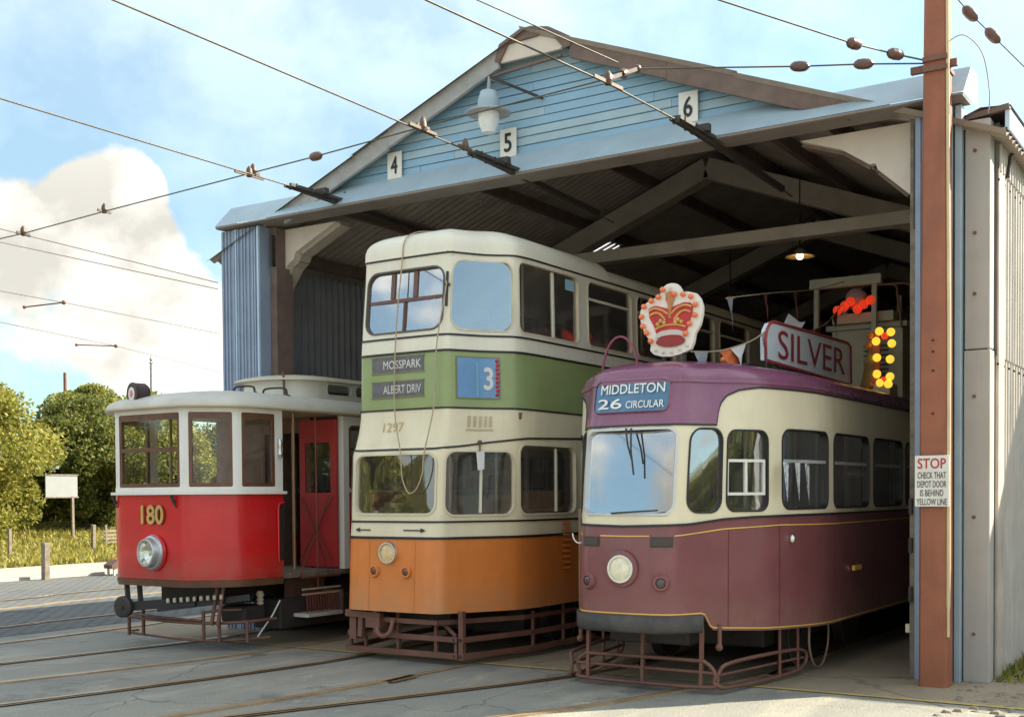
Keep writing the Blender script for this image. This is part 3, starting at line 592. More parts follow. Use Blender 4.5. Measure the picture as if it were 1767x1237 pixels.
# number signs of the three roads
def num_sign(n, xc, tilt=0.):
    o = thing('number_sign', {'4': 'white plate numbered 4 above the red tram', '5': 'white plate numbered 5 beside the gable lamp', '6': 'white plate numbered 6 over the purple tram road'}[n], 'sign', (xc, YF-.03, 5.74))
    b = MB(); b.box(xc-.108, xc+.108, YF-.032, YF-.012, 5.585, 5.905); b.build('plate', SIGNW, o, .004)
    b = MB(); put_text(b, n, .105, .215, lambda x, y: (xc+x, YF-.035, 5.745+y), 0, .025); b.build('numeral', SIGNBLK, o)
num_sign('4', -9.03); num_sign('5', -7.39); num_sign('6', -5.17)
# gable lamp
lp = thing('gable_lamp', 'blue capped floodlight with clear ribbed bowl under the gable apex', 'lamp', (-7.70, 11.30, 6.05)); lx, ly, lz = -7.45, 11.12, 6.0
b = MB(); b.lathe([(.03, .27), (.09, .245), (.12, .15), (.125, .055), (.135, .04), (.245, .018), (.25, 0), (.125, .01)], (lx, ly, lz), (0, 0, 1), 24, 0, True, [0, 0, 0, 0, 1, 1, 1]); b.build('housing', [BLUEF, GREYB], lp)
b = MB(); b.lathe([(.122, .01), (.118, -.09), (.10, -.155), (.08, -.19), (.075, -.21), (.001, -.22)], (lx, ly, lz), (0, 0, 1), 20, 0, False); b.build('bowl', mat('ribbed_bowl_glass', (.75, .77, .74), .12, var=.08, coat=.6), lp)
b = MB(); b.tube([(lx, ly, lz+.25), (lx, ly+.02, lz+.40), (lx, ly+.3, lz+.42)], .022, 8); b.build('bracket', GREYB, lp)
b = MB(); b.bar((-7.42, 11.1, 6.40), (-6.93, 11.44, 6.16), .025, .025); b.build('stay_rod', IRON, lp)
# ------------------------------------------------------------------ shared tram pieces
def wheel(parent, x, y, r, w=.10):
    b = MB(); b.lathe([(.05, -w/2), (r*.75, -w/2+.015), (r*.82, -w/2), (r, -w/2), (r+.012, -w/2), (r, -w/2+.06), (r, w/2), (.05, w/2)], (x, y, r+.014), (1, 0, 0), 28)
    o = b.build('wheel', IRON, parent); b = MB(); sgn = 1
    b.lathe([(r-.012, w/2+.004), (r+.002, w/2+.004)], (x, y, r+.014), (1, 0, 0), 40); b.lathe([(r-.012, -w/2-.004), (r+.002, -w/2-.004)], (x, y, r+.014), (1, 0, 0), 40); b.build('tyre', CHROME if r < .3 else mat('worn_tyre_steel', (.32, .27, .22), .4, metal=.6), o)
def round_lamp(parent, B, s, z, r, rim, name='headlight', prot=.05, lens=LENS, rimmat=CHROME, pad=None):
    p0 = Vector(B.F(s, z)); p1 = Vector(B.F(s, z, 1)); ax = (p1-p0).normalized()
    b = MB(); b.lathe([(r+rim*1.5, -.01), (r+rim*1.4, prot*.5), (r+rim, prot), (r, prot), (r-.003, prot*.4)], p0, ax, 32)
    o = b.build(name, rimmat, parent)
    b = MB(); b.lathe([(r, prot*.55), (r*.8, prot*.75), (r*.4, prot*.9), (.001, prot*.95)], p0, ax, 28); b.build('lens', lens, o)
    b = MB(); b.lathe([(r*.9, prot*.35), (r*.5, -.03), (.001, -.045)], p0, ax, 24); b.build('reflector', CHROME, o)
    return o
def seats(parent, cx, ys, z, xs=(-.55, .55), h=.85):
    for y in ys:
        for x in xs:
            b = MB(); b.box(cx+x-.38, cx+x+.38, y-.2, y+.2, z+.32, z+.44); b.box(cx+x-.38, cx+x+.38, y+.16, y+.24, z+.44, z+h); b.build('seat', SEAT, parent)

# ------------------------------------------------------------------ purple single-deck tram, road 6
pt = thing('single_deck_tram', 'purple, cream and maroon single-deck tram with MIDDLETON 26 CIRCULAR blind', 'tram', (-4.83, 15, 0))
PB = Body(-4.83, [(0, 9.24), (.2, 9.245), (.37, 9.27), (.49, 9.35), (.71, 9.78), (.96, 10.25), (1.10, 10.75), (1.18, 11.4), (1.18, 21)], [(.4, 0), (1.1, 0), (2.0, .1), (2.75, .22)], [(.4, .02), (.6, 0), (2.3, 0), (2.9, .03)], .6, 1.4)
SE = 11.6
waist = lambda s: lerp_tab([(0, 1.475), (.6, 1.49), (1.0, 1.53), (1.35, 1.545), (2, 1.553), (20, 1.55)], abs(s))
skirt = lambda s: lerp_tab([(0, .70), (.76, .70), (.80, .685), (.86, .585), (.90, .565), (1.5, .525), (2.8, .478), (20, .485)], abs(s))
arch = lambda s: lerp_tab([(0, 2.357), (.880, 2.357), (.895, 2.45), (.915, 2.52), (.95, 2.57), (1.02, 2.62), (1.18, 2.668), (1.45, 2.70), (20, 2.70)], abs(s))
def band(mb, B, s0, s1, f0, f1, nz=3, off=0., mi=0, ds=.05):
    mb.grid(lambda s, k: B.F(s, f0(s)+(f1(s)-f0(s))*k, off), frange(s0, s1, ds), [i/nz for i in range(nz+1)], mi)
holes_r = [(.585, .955, 1.595, 2.315, .11), (1.035, 1.525, 1.60, 2.305, .09), (1.74, 2.62, 1.61, 2.325, .10), (2.80, 3.92, 1.61, 2.325, .10), (4.10, 5.22, 1.61, 2.325, .10), (5.38, 6.5, 1.61, 2.32, .1), (6.7, 7.8, 1.61, 2.32, .1)]
holes = [(-.44, .44, 1.585, 2.315, .085)]+holes_r+[(-h[1], -h[0], h[2], h[3], h[4]) for h in holes_r]
b = MB(); band(b, PB, -SE, SE, lambda s: skirt(s)-.012, waist, 5); b.build('lower_panels', MAROON, pt)
b = MB(); wall(b, PB, -SE, SE, 1.56, 2.345, holes)
band(b, PB, -SE, SE, waist, lambda s: 1.56, 1); band(b, PB, -SE, SE, lambda s: 2.345, lambda s: max(2.346, arch(s)), 4, 0, 0, .02)
b.build('window_panels', CREAM, pt)
b = MB(); band(b, PB, -SE, SE, lambda s: arch(s), lambda s: 2.78, 4, .004, 0, .02); b.build('roof_band', PURPLE, pt)
b = MB(); roof_skin(b, PB, SE, 2.78, .20, 10.3, 10, ease=.8); b.build('roof', PURPLE, pt)
b = MB(); strip(b, PB, -SE, SE, lambda s: arch(s)-.002, .016, .010, 0, .02); b.build('arch_bead', BLACK, pt)
b = MB(); strip(b, PB, -SE, SE, 2.745, .03, .022); b.build('rain_gutter', PURPLE, pt)
b = MB(); strip(b, PB, -SE, SE, lambda s: waist(s)-.004, .02, .012); b.build('waist_bead', BLACK, pt)
g2 = lambda s: lerp_tab([(0, 1.385), (.5, 1.39), (1.0, 1.44), (1.7, 1.463), (2.8, 1.45), (20, 1.45)], abs(s))
b = MB()
for a, c in ((-SE, -.46), (-.23, .25), (.47, SE)): strip(b, PB, a, c, g2, .010, .005)
b.build('upper_gold_line', GOLD, pt)
b = MB(); strip(b, PB, -SE, SE, lambda s: skirt(s)+.012, .011, .005, 0, .02); b.build('lower_gold_line', GOLD, pt)
for s in (1.07, 1.70, 2.83, 4.12, 5.36, 6.6):
    for sg in (1, -1):
        b = MB(); b.grid(lambda k, z: PB.F(sg*(s+k), z, .006), [-.007, .007], frange(skirt(s)+.02, g2(s)-.01, .3)); b.build('panel_seam', MAROON if s < 2 else mat('seam_rust', (.22, .06, .05), .5), pt)
        if s > 2: b = MB(); b.grid(lambda k, z: PB.F(sg*(s+k), z, .006), [-.007, .007], frange(2.37, arch(s)-.01, .2)); b.build('panel_seam', CREAM, pt)
for h in holes:
    w = .018
    if h[0] == -.44: window(PB, h, pt, mat('silver_trim', (.55, .56, .56), .4, metal=.4), GLF, .02, .012, .04, flat=True)
    elif abs(h[0]) in (1.035, 1.525): 
        sg = 1 if h[0] > 0 else -1; a, c = sorted((h[0], h[1]))
        bars = [(a+.01, c-.01, 2.03, 2.055), (a+.01, c-.01, 1.735, 1.76), ((a+c)/2-.012, (a+c)/2+.012, 1.76, 2.03), (a+.01, a+.03, 1.76, 2.03), (c-.03, c-.01, 1.76, 2.03)]
        window(PB, h, pt, BLACK, GL, .014, .01, .05, bars, WHITEP)
    elif max(abs(h[0]), abs(h[1])) > 2: window(PB, h, pt, BLACK, GL, .014, .01, .05, [(h[0]+.01, h[1]-.01, 2.03, 2.06)], GREYB)
    else: window(PB, h, pt, BLACK, GLF, .016, .01, .05, flat=True)
# destination blind
b = MB(); per, _ = ring_loops((-.375, .355, 2.480, 2.760, .06), -.6, .6, 2.4, 2.8); c0 = PB.F(-.01, 2.62, .020)
b.add([PB.F(p[0], p[1], .020) for p in per]+[c0], [(i, (i+1) % len(per), len(per)) for i in range(len(per))]); ds_ = b.build('destination_blind', mat('blind_blue', (.06, .17, .30), .18, var=.1, coat=.5), pt)
b = MB(); put_text(b, 'MIDDLETON', .63, .088, lambda x, y: PB.F(x+.005, 2.685+y, .028), 0, .014); put_text(b, '26', .25, .092, lambda x, y: PB.F(x-.205, 2.555+y, .028), 0, .02); put_text(b, 'CIRCULAR', .36, .066, lambda x, y: PB.F(x+.14, 2.542+y, .028), 0, .014); b.build('lettering', mat('blind_white', (.78, .78, .72), .4, var=.05), ds_)
b = MB(); big, _ = ring_loops((-.395, .375, 2.460, 2.780, .08), -.7, .7, 2.3, 2.9); n = len(per)
b.add([PB.F(p[0], p[1], .005) for p in big]+[PB.F(p[0], p[1], .030) for p in per], [(i, (i+1) % n, n+(i+1) % n, n+i) for i in range(n)]); b.build('blind_frame', PURPLE, ds_)
# lamps and fittings of the front
round_lamp(pt, PB, .0, 1.10, .105, .018, prot=.035, lens=mat('worn_lens', (.82, .74, .55), .15, var=.25, vscale=14, coat=.6))
b = MB(); p0 = Vector(PB.F(0, 1.10)); b.lathe([(.165, -.005), (.16, .02), (.13, .025)], p0, (0, -1, 0), 32); b.build('headlight_surround', MAROON, pt)
for s in (-.345, .365):
    o = round_lamp(pt, PB, s, .985, .045, .02, 'side_lamp', .03, mat('dark_lens', (.05, .03, .028), .15, coat=1), MAROON)
    b = MB(); p0 = Vector(PB.F(s, .985)); ax = Vector(PB.F(s, .985, 1))-p0; b.lathe([(.085, -.004), (.08, .012), (.06, .014)], p0, ax, 24); b.build('lamp_ring', MAROON, o)
for s in (-.335, .36):
    b = MB(); b.grid(lambda u, z: PB.F(u, z, .012), frange(s-.085, s+.085, .05), [1.305, 1.365]); b.grid(lambda u, z: PB.F(u, z, .006), frange(s-.1, s+.1, .05), [1.29, 1.38]); b.build('vent_grille', mat('vent_dark', (.06, .045, .035), .6), pt)
b = MB(); S = frange(-.76, .76, .06); prof = [(.695, .008), (.69, .03), (.57, .034), (.545, .022), (.545, -.05)]
b.add([PB.F(s, z, o) for (z, o) in prof for s in S], [(j*len(S)+i, j*len(S)+i+1, (j+1)*len(S)+i+1, (j+1)*len(S)+i) for j in range(len(prof)-1) for i in range(len(S)-1)], 0, True)
for s in (-.76, .76): b.face([PB.F(s, z, o) for z, o in prof])
b.build('bumper', mat('black_bumper', (.045, .042, .038), .6, var=.4, vscale=9, dirt=.7, dirtcol=(.13, .12, .10)), pt)
for (a0, b0, a1, b1) in ((-.02, 2.33, .06, 2.05), (.03, 2.33, .085, 1.92), (-.12, 1.585, .32, 1.61)):
    b = MB(); b.tube([PB.F(a0, b0, .02), PB.F((a0+a1)/2, (b0+b1)/2, .045), PB.F(a1, b1, .02)], .008, 6); b.build('wiper', IRON, pt)
b = MB(); p = PB.F(-.56, 1.40, .02); b.tube([(p[0]+.06*math.cos(t), p[1]+.02*math.cos(t), p[2]+.0+.09*math.sin(t)) for t in [math.pi*(1+i/8) for i in range(9)]], .007, 6); b.build('rope_loop', WHITEP, pt)
b = MB(); p = PB.F(1.86, 1.33, .02); b.sphere(p, .03, 10, 0, 1.4); b.build('door_knob', CHROME, pt)
b = MB(); p = PB.F(3.45, .98, .02); b.box(p[0]-.01, p[0]+.02, p[1]-.12, p[1]+.12, p[2]-.02, p[2]+.03); b.build('step_handle', GOLD, pt)
# inside
b = MB(); b.box(-5.85, -3.81, 10.9, 20.8, .62, .70); b.box(-5.5, -4.16, 9.75, 10.9, .62, .70); b.build('floor', INNER, pt)
b = MB(); b.box(-5.86, -3.80, 10.72, 10.78, .7, 1.5); b.box(-5.86, -5.2, 10.72, 10.78, 1.5, 2.6); b.box(-4.4, -3.80, 10.72, 10.78, 1.5, 1.62); b.build('cab_bulkhead', INNER, pt)
b = MB(); b.box(-5.9, -3.76, 20.4, 20.5, .6, 2.8); b.build('rear_bulkhead', INNER, pt)
b = MB(); b.box(-5.55, -5.1, 9.75, 10.0, .7, 1.62); b.build('control_desk', INNER, pt)
seats(pt, -4.83, [11.8+.85*i for i in range(10)], .7)
for i in range(8):
    for sx in (-.32, .32):
        b = MB(); b.tube([(-4.83+sx, 11.3+i*1.1, .7), (-4.83+sx, 11.3+i*1.1, 2.7)], .016, 6); b.build('grab_pole', WHITEP, pt)
for i, y in enumerate((10.35, 10.66, 10.93)):
    b = MB(); x = -3.74; b.add([(x, y-.075, 2.03), (x, y+.075, 2.03), (x+.01, y+.02, 1.66)], [(0, 1, 2)]); b.build('pennant', mat('pennant_blue', (.12, .25, .5), .7, var=.6, vscale=20, var2=(.6, .65, .7)), pt)
    b = MB(); b.add([(x+.006, y-.03, 2.0), (x+.006, y+.03, 2.0), (x+.013, y+.012, 1.72)], [(0, 1, 2)]); b.build('pennant_centre', WHITEP, pt)
b = MB(); b.box(-3.72, -3.70, 11.95, 12.75, 1.90, 1.98); put_text(b, 'LEEDS CITY TRANSPORT', .7, .03, lambda x, y: (-3.695, 12.35+x, 1.94+y), 1, .01); b.build('window_notice', [mat('notice_red', (.25, .06, .05), .6), WHITEP], pt)
# truck, lifeguard
for y in (11.62, 13.3, 18.2):
    for x in (-5.52, -4.11): wheel(pt, x, y, .34)
b = MB(); b.box(-5.45, -4.2, 11.0, 14.2, .25, .55); b.build('truck', IRON, pt, .02)
b = MB(); b.box(-5.5, -4.2, 17.4, 20, .25, .55); b.build('truck', IRON, pt, .02)
b = MB(); b.box(-5.2, -4.4, 9.7, 10.98, .40, .60); b.build('headstock', IRON, pt, .02)
def loop_tube(pts, r, nm, parent, m_, closed=True):
    b = MB(); b.tube(catm(pts+[pts[0]], 6)[:-1] if closed else catm(pts, 6), r, 7, 0, closed); return b.build(nm, m_, parent)
b = MB(); b.tube([(-3.86, 11.62+.30*math.cos(t), .345+.33*math.sin(t)) for t in [2*math.pi*i/28 for i in range(28)]], .012, 6, 0, True); b.build('lit_rim_ring', mat('ring_tan', (.34, .24, .17), .5), pt)  # added tan ring stands in for the bright lit rim of the wheel
lg = MB()
x0, x1, yy = -5.50, -4.12, 9.60
lg.tube(catm([(x0+.02, yy+.05, .09), (x0+.12, yy, .06), (x1-.10, yy, .06), (x1, yy, .12), (x1+.005, yy, .20), (x1-.08, yy, .28), (x1-.22, yy, .29), (x0+.25, yy, .29), (x0+.08, yy+.02, .27), (x0, yy+.04, .19), (x0+.02, yy+.05, .09)], 5)[:-1], .018, 7, 0, True)
lg.tube([(x0, yy+.03, .19), (x1, yy, .19)], .016, 7)
for x in (x0+.13, (x0+x1)/2, x1-.12): lg.bar((x, yy, .06), (x, yy+.02, .60), .035, .03)
lf = lg.build('lifeguard', RUST, pt)
for sg in (1, -1):
    X = lambda u: -4.83+sg*u
    b = MB(); b.tube(catm([(X(.73), 9.62, .10), (X(.78), 9.75, .05), (X(.95), 10.8, .05), (X(.99), 11.12, .10), (X(.99), 11.15, .22), (X(.95), 10.8, .27), (X(.80), 9.8, .27), (X(.74), 9.65, .20), (X(.73), 9.62, .10)], 5)[:-1], .018, 7, 0, True)
    b.tube([(X(.74), 9.65, .17), (X(.98), 11.12, .17)], .014, 6)
    for u, y in ((.93, 10.62), (.97, 11.0)): b.tube([(X(u), y, .05), (X(u), y, .55)], .016, 6)
    b.tube([(X(.70), 9.75, .60), (X(.70), 9.75, .42)], .02, 6); b.sphere((X(.70), 9.74, .40), .035, 8)
    b.build('side_lifeguard', RUST, pt)

# ------------------------------------------------------------------ things on the purple tram's roof
CM = Matrix.Rotation(0, 3, 'X')
def crown_pt(a, c, d=0.): return (-4.67+(a-298)/640, 9.92-d, 3.33-(c-298)/640)
CRED = mat('crown_crimson', (.50, .028, .030), .5, var=.25, vscale=10); CGOLD = mat('crown_gold', (.62, .34, .10), .5, var=.2, vscale=12); CGREY = mat('crown_ermine', (.55, .50, .45), .6, var=.1)
cr = thing('crown_sign', 'white crown cut-out with crimson centre and orange bulbs on the purple roof', 'crown', (-4.67, 9.92, 2.98))
out = [(255,100),(275,88),(300,84),(330,88),(350,104),(372,140),(410,143),(455,156),(482,188),(497,230),(497,275),(483,335),(450,388),(440,440),(424,474),(360,498),(300,508),(240,505),(190,490),(165,465),(170,435),(158,398),(135,372),(112,325),(100,272),(104,225),(125,196),(160,174),(205,158),(240,132)]
b = MB(); b.prism(out, crown_pt, 0, -.045); b.build('board', mat('crown_white', (.80, .76, .68), .5, var=.05), cr, .004)
b = MB(); b.prism([(160,225),(180,212),(210,208),(250,220),(290,232),(340,215),(385,203),(425,208),(440,230),(436,275),(412,330),(390,398),(218,398),(196,330),(165,275)], crown_pt, .014, .002); b.build('cap', CRED, cr)
b = MB(); b.prism([(272,140),(300,130),(322,142),(325,180),(312,210),(306,290),(290,290),(286,210),(272,180)], crown_pt, .022, .012); b.build('orb_and_stem', mat('crown_dark_gold', (.45, .17, .06), .5, var=.3, vscale=20), cr)
b = MB()
for pts in ([(165,235),(200,224),(245,236),(285,262)], [(436,232),(395,220),(345,232),(308,262)], [(172,262),(205,250),(240,262),(270,300)], [(428,262),(395,250),(360,262),(325,300)], [(205,345),(250,330),(300,326),(350,330),(400,345)]): b.tube([crown_pt(*p, .02) for p in catm(pts, 5)], .010, 6)
for c in ((240,300),(262,312),(222,318),(350,300),(372,314),(334,314)): b.sphere(crown_pt(*c, .02), .022, 8)
b.build('gold_arches', CGOLD, cr)
b = MB(); b.prism([(212,372),(250,358),(300,354),(350,358),(388,372),(392,402),(350,388),(300,384),(250,388),(208,402)], crown_pt, .024, .012); b.build('jewel_band', CGREY, cr)
b = MB(); b.prism([(300+92*math.cos(R(i*15)), 422+32*math.sin(R(i*15))) for i in range(24)], crown_pt, .020, .010); b.build('lining', mat('crown_lining', (.28, .03, .03), .6), cr)
OB = mat('orange_bulb', (.80, .16, .03), .18, var=.1, coat=1); CB_ = mat('cream_bulb', (.72, .60, .42), .2, var=.1, coat=1)
for p in ((228,160),(182,178),(134,208),(118,266),(126,322),(150,362),(176,412),(330,152),(384,158),(434,176),(462,224),(458,284),(424,330),(400,384),(255,120)):
    b = MB(); b.sphere(crown_pt(*p, .03), .027, 10); b.build('bulb', OB, cr)
for p in ((205,468),(253,482),(305,484),(358,472),(405,454),(300,112)):
    b = MB(); b.sphere(crown_pt(*p, .02), .014, 8); b.build('bulb', CB_, cr)
for x in (-4.75, -4.55): b = MB(); b.bar((x, 9.95, 2.86), (x, 9.95, 3.1), .03, .03); b.build('strut', IRON, cr)
b = MB(); b.tube([(-5.22+.19*math.cos(t)*1.0, 9.98, 2.86+.37*math.sin(t)) for t in [math.pi*(.0+i/14) for i in range(15)]], .012, 6); hp = b.build('cable_hoop', mat('purple_hoop', (.25, .05, .10), .4), pt)
# SILVER board
sv = thing('silver_name_board', 'long pale board lettered SILVER in red on the purple tram roof', 'sign', (-4.2, 12.4, 2.95))
SX = -4.2
prof = [(11.06, 3.04), (11.05, 3.24), (11.09, 3.34), (11.17, 3.41), (11.27, 3.435), (13.66, 3.475), (13.76, 3.44), (13.78, 3.02), (13.6, 3.0)]
b = MB(); b.prism(prof, lambda y, z, d: (d, y, z), SX-.05, SX); b.build('board', mat('silver_board', (.70, .77, .82), .3, var=.08, vscale=1.2), sv)
b = MB(); b.tube([(SX+.004, y, z) for y, z in prof], .016, 6, 0, True); b.build('red_border', mat('border_red', (.32, .04, .05), .5, var=.2), sv)
b = MB(); put_text(b, 'SILVER', 2.15, .29, lambda x, y: (SX+.008, 12.47+x, 3.235+y+.004*x), 0, 0); b.build('lettering', mat('letter_red', (.30, .03, .045), .5, var=.1), sv)
for y in (11.4, 13.3): b = MB(); b.bar((SX-.03, y, 2.75), (SX-.03, y, 3.05), .04, .04); b.build('strut', IRON, sv)
wp = MB(); wp.add([(-4.23, 11.62, 3.44), (-4.23, 12.02, 3.45), (-4.27, 12.25, 3.55), (-4.27, 11.9, 3.60)], [(0, 1, 2, 3)]); wp.add([(-4.23, 12.02, 3.45), (-4.22, 12.12, 3.45), (-4.27, 12.42, 3.58), (-4.27, 12.25, 3.55)], [(0, 1, 2, 3)])
# roof walkway
b = MB(); b.box(-5.25, -4.35, 11.0, 20.0, 2.97, 3.02); b.box(-5.1, -4.5, 10.5, 11.0, 2.95, 2.99); b.build('roof_walkway', IRON, pt)
# collector tower and louvred box
CRM = mat('tower_cream', (.46, .42, .30), .6, var=.1, dirt=.4, dirtcol=(.2, .17, .12))
tw = thing('collector_tower', 'cream trestle tower with louvred box and red bulbs on the purple tram roof', 'tower', (-4.8, 16, 2.95))
TX0, TX1, TY = -5.22, -4.36, 15.5
b = MB(); b.bar((TX0-.04, TY, 4.50), (TX1+.04, TY, 4.50), .10, .13); b.build('cross_beam', CRM, tw, .006)
for x in (TX0+.05, TX1-.05):
    b = MB(); b.bar((x, TY, 4.45), (x-.02, TY, 2.95), .06, .06); b.build('leg', CRM, tw)
    b = MB(); b.bar((x, TY+1.2, 4.45), (x, TY+1.2, 2.95), .06, .06); b.build('leg', CRM, tw)
b = MB(); b.box(-5.05, -4.12, 15.75, 17.6, 2.95, 3.90); b.box(-5.12, -4.05, 15.70, 17.65, 3.90, 3.97); b.box(-5.0, -4.2, 15.6, 16, 3.97, 4.10); b.build('louvred_box', CRM, tw, .008)
for i in range(11):
    b = MB(); b.bar((-4.62, 15.73, 3.05+i*.062), (-4.30, 15.73, 3.05+i*.062), .03, .012); b.build('louvre', IRON, tw)
RB = mat('red_bulb', (.85, .05, .015), .25, emit=.12)
for i in range(6):
    b = MB(); b.sphere((-4.88+i*.085, 15.45+.02*(i % 2), 4.13+.05*(i % 3)), .062, 9); b.build('bulb', RB, tw)
b = MB(); b.sphere((-4.68, 15.62, 4.28), .15, 12); b.build('frosted_globe', mat('globe', (.42, .30, .26), .3, coat=.4), tw)
for k, x in enumerate((-4.14, -3.98)):
    b = MB(); b.tube(catm([(TX1-.05, TY, 4.42), (x-.02, TY, 4.40), (x+.02, TY, 4.25), (x+.06, TY+.05, 3.85)], 5), .016, 6); b.build('trolley_spring', mat('spring_brown', (.16, .08, .05), .5), tw)
# bulb letter board at the rear
bs = thing('bulb_sign', 'upright board studded with lit yellow bulbs behind the SILVER board', 'sign', (-4.25, 15.0, 2.95)); bx, by = -4.10, 14.75
b = MB(); b.box(bx-.17, bx-.04, by, by+.05, 3.10, 3.72); b.build('board', mat('bulb_board', (.35, .09, .03), .5, var=.2), bs)
b = MB(); b.box(bx-.10, bx+.10, by-.05, by+.3, 2.85, 3.08); b.build('base', CRM, bs)
YB = mat('yellow_bulb', (.95, .58, .05), .2, emit=.22); AB = mat('amber_bulb', (.75, .22, .03), .2, coat=1)
for i, (dx, zz) in enumerate(((-.03, 3.72), (.11, 3.70), (-.07, 3.60), (.12, 3.56), (-.06, 3.40), (.10, 3.37), (-.06, 3.20), (.10, 3.16), (-.02, 3.09), (.08, 3.07))):
    b = MB(); b.sphere((bx+dx, by-.04, zz), .052, 9); b.build('bulb', YB, bs)
for dx, zz in ((-.15, 3.68), (-.17, 3.55), (-.18, 3.35), (-.19, 3.18), (-.15, 3.06), (.03, 3.66), (.02, 3.12)):
    b = MB(); b.sphere((bx+dx, by-.02, zz), .045, 9); b.build('bulb', AB if dx < 0 else RB, bs)
b = MB(); b.add([(-4.22, 14.2, 2.98), (-4.19, 14.45, 2.98), (-4.20, 14.9, 3.45), (-4.23, 14.6, 3.5)], [(0, 1, 2, 3)]); b.build('side_flap', mat('flap_grey', (.16, .17, .19), .6), bs)
# bunting
def bunting(pts, flags, label):
    o = thing('bunting', label, 'bunting', pts[0]); b = MB(); L_ = catm(pts, 6); b.tube(L_, .006, 5); b.build('cord', mat('cord', (.45, .38, .25), .8), o)
    for (t, w, l, m_) in flags:
        i = min(int(t*(len(L_)-2)), len(L_)-2); p = Vector(L_[i]); d = (Vector(L_[i+1])-p).normalized(); q = p+d*w; mid = (p+q)/2+Vector((.02, .01, -l))
        b = MB(); b.add([p, q, mid+d*.01, (p+mid)/2+Vector((.03, 0, 0)), (q+mid)/2+Vector((-.02, .02, 0))], [(0, 1, 4, 3), (3, 4, 2)]); b.build('flag', m_, o)
FO = mat('flag_orange', (.62, .16, .05), .8, var=.3, vscale=14); FG = mat('flag_grey', (.30, .33, .38), .8, var=.3); FW = mat('flag_white', (.7, .7, .7), .8); FD = mat('flag_dark_red', (.20, .05, .04), .8)
bunting([(-4.5, 9.98, 3.04), (-4.4, 10.4, 3.08), (-4.25, 10.8, 3.2), (-4.2, 11.1, 3.34)], [(.10, .22, .34, FG), (.36, .36, .32, FO), (.52, .22, .20, FW), (.93, .14, .42, FG)], 'string of orange, white and grey flags between crown and SILVER board')
bunting([(-4.7, 11.3, 3.72), (-4.72, 12.6, 3.95), (-4.78, 14.2, 4.22), (-4.8, 15.45, 4.5)], [(.02, .18, .35, FG), (.34, .14, .30, FD), (.55, .16, .45, FD)], 'dark flags on a cord rising to the cream collector tower')
bunting([(-4.9, 14.4, 3.75), (-4.85, 14.9, 3.9), (-4.8, 15.4, 4.2)], [(.25, .2, .4, FD), (.75, .2, .42, IRON)], 'two drooping dark flags in front of the louvred box')
o = wp.build('folded_paper', FW, None); tag(o, 'folded white paper lying on top of the SILVER board', 'paper')
ob = MB(); ob.sphere((-4.50, 10.75, 3.03), .04, 10); ob.tube([(-4.5, 10.75, 2.93), (-4.5, 10.75, 3.0)], .02, 8); tag(ob.build('lamp_bulb', AB), 'single amber bulb on the purple roof behind the crown', 'bulb')
# ------------------------------------------------------------------ green, cream and orange double-deck tram, road 5
ot = thing('double_deck_tram', 'orange, cream and green double-deck tram with blinds MOSSPARK and ALBERT DRIVE', 'tram', (-7.78, 15.5, 0))
OBD = Body(-7.78, [(0, 9.7), (.35, 9.7), (.55, 9.712), (.605, 9.74), (.645, 9.81), (.98, 10.40), (1.07, 10.60), (1.1, 11.1), (1.1, 21.5)], [(.5, 0), (1.35, .04), (1.5, .06), (2.2, .10), (2.35, .16), (2.6, .2), (3.3, .2), (4.1, .27)], [(.5, 0), (2.2, 0), (2.6, .025), (4.2, .05)], .9, 1.7, 2)
SO = 11.8
bw = lambda s: lerp_tab([(0, 2.235), (.5, 2.235), (.75, 2.255), (1.1, 2.30), (1.7, 2.35), (2.8, 2.385), (20, 2.385)], abs(s))
hl = [(.635, 1.465, 1.555, 2.20, .11), (1.56, 2.66, 1.555, 2.275, .10), (2.82, 3.84, 1.555, 2.275, .1), (4.0, 5.0, 1.555, 2.275, .1), (5.2, 6.2, 1.555, 2.275, .1), (6.4, 7.4, 1.555, 2.275, .1)]
lh = [(-.525, .525, 1.57, 2.175, .10)]+hl+[(-h[1], -h[0], h[2], h[3], h[4]) for h in hl]
uh_ = [(.635, 1.48, 3.475, 4.185, .14), (1.61, 2.83, 3.475, 4.205, .08), (3.06, 4.15, 3.475, 4.205, .08), (4.3, 5.4, 3.475, 4.205, .08), (5.6, 6.7, 3.475, 4.205, .08), (6.9, 8, 3.475, 4.205, .08)]
uh = [(-.51, .50, 3.485, 4.125, .13)]+uh_+[(-h[1], -h[0], h[2], h[3], h[4]) for h in uh_]
c_ = lambda v: (lambda s: v)
b = MB(); band(b, OBD, -SO, SO, c_(.545), c_(1.315), 4); b.build('orange_panels', ORANGE, ot)
b = MB(); band(b, OBD, -SO, SO, c_(1.315), c_(1.50), 1); wall(b, OBD, -SO, SO, 1.50, 2.285, lh); b.build('lower_window_panels', CREAM, ot)
b = MB(); band(b, OBD, -SO, SO, c_(2.285), c_(2.658), 3); b.build('between_decks_panel', CREAM, ot)
b = MB(); band(b, OBD, -SO, SO, c_(2.658), c_(3.25), 4); b.build('green_panels', GREEN, ot)
b = MB(); band(b, OBD, -SO, SO, c_(3.25), c_(3.42), 2); wall(b, OBD, -SO, SO, 3.42, 4.235, uh); band(b, OBD, -SO, SO, c_(4.235), c_(4.27), 1); b.build('upper_window_panels', CREAM2, ot)
b = MB(); roof_skin(b, OBD, SO, 4.27, .30, 10.75, 12, ease=.75); b.build('roof', CREAM2, ot)
def dome(s, t):
    x, y, _ = OBD.F(s, 4.27, .012); a = t*math.pi/2; g = 1-math.cos(a); yy = max(y, 10.85); return (x+(-7.78-x)*g, y+(yy-y)*g, 4.272+.36*math.sin(a)**.62)
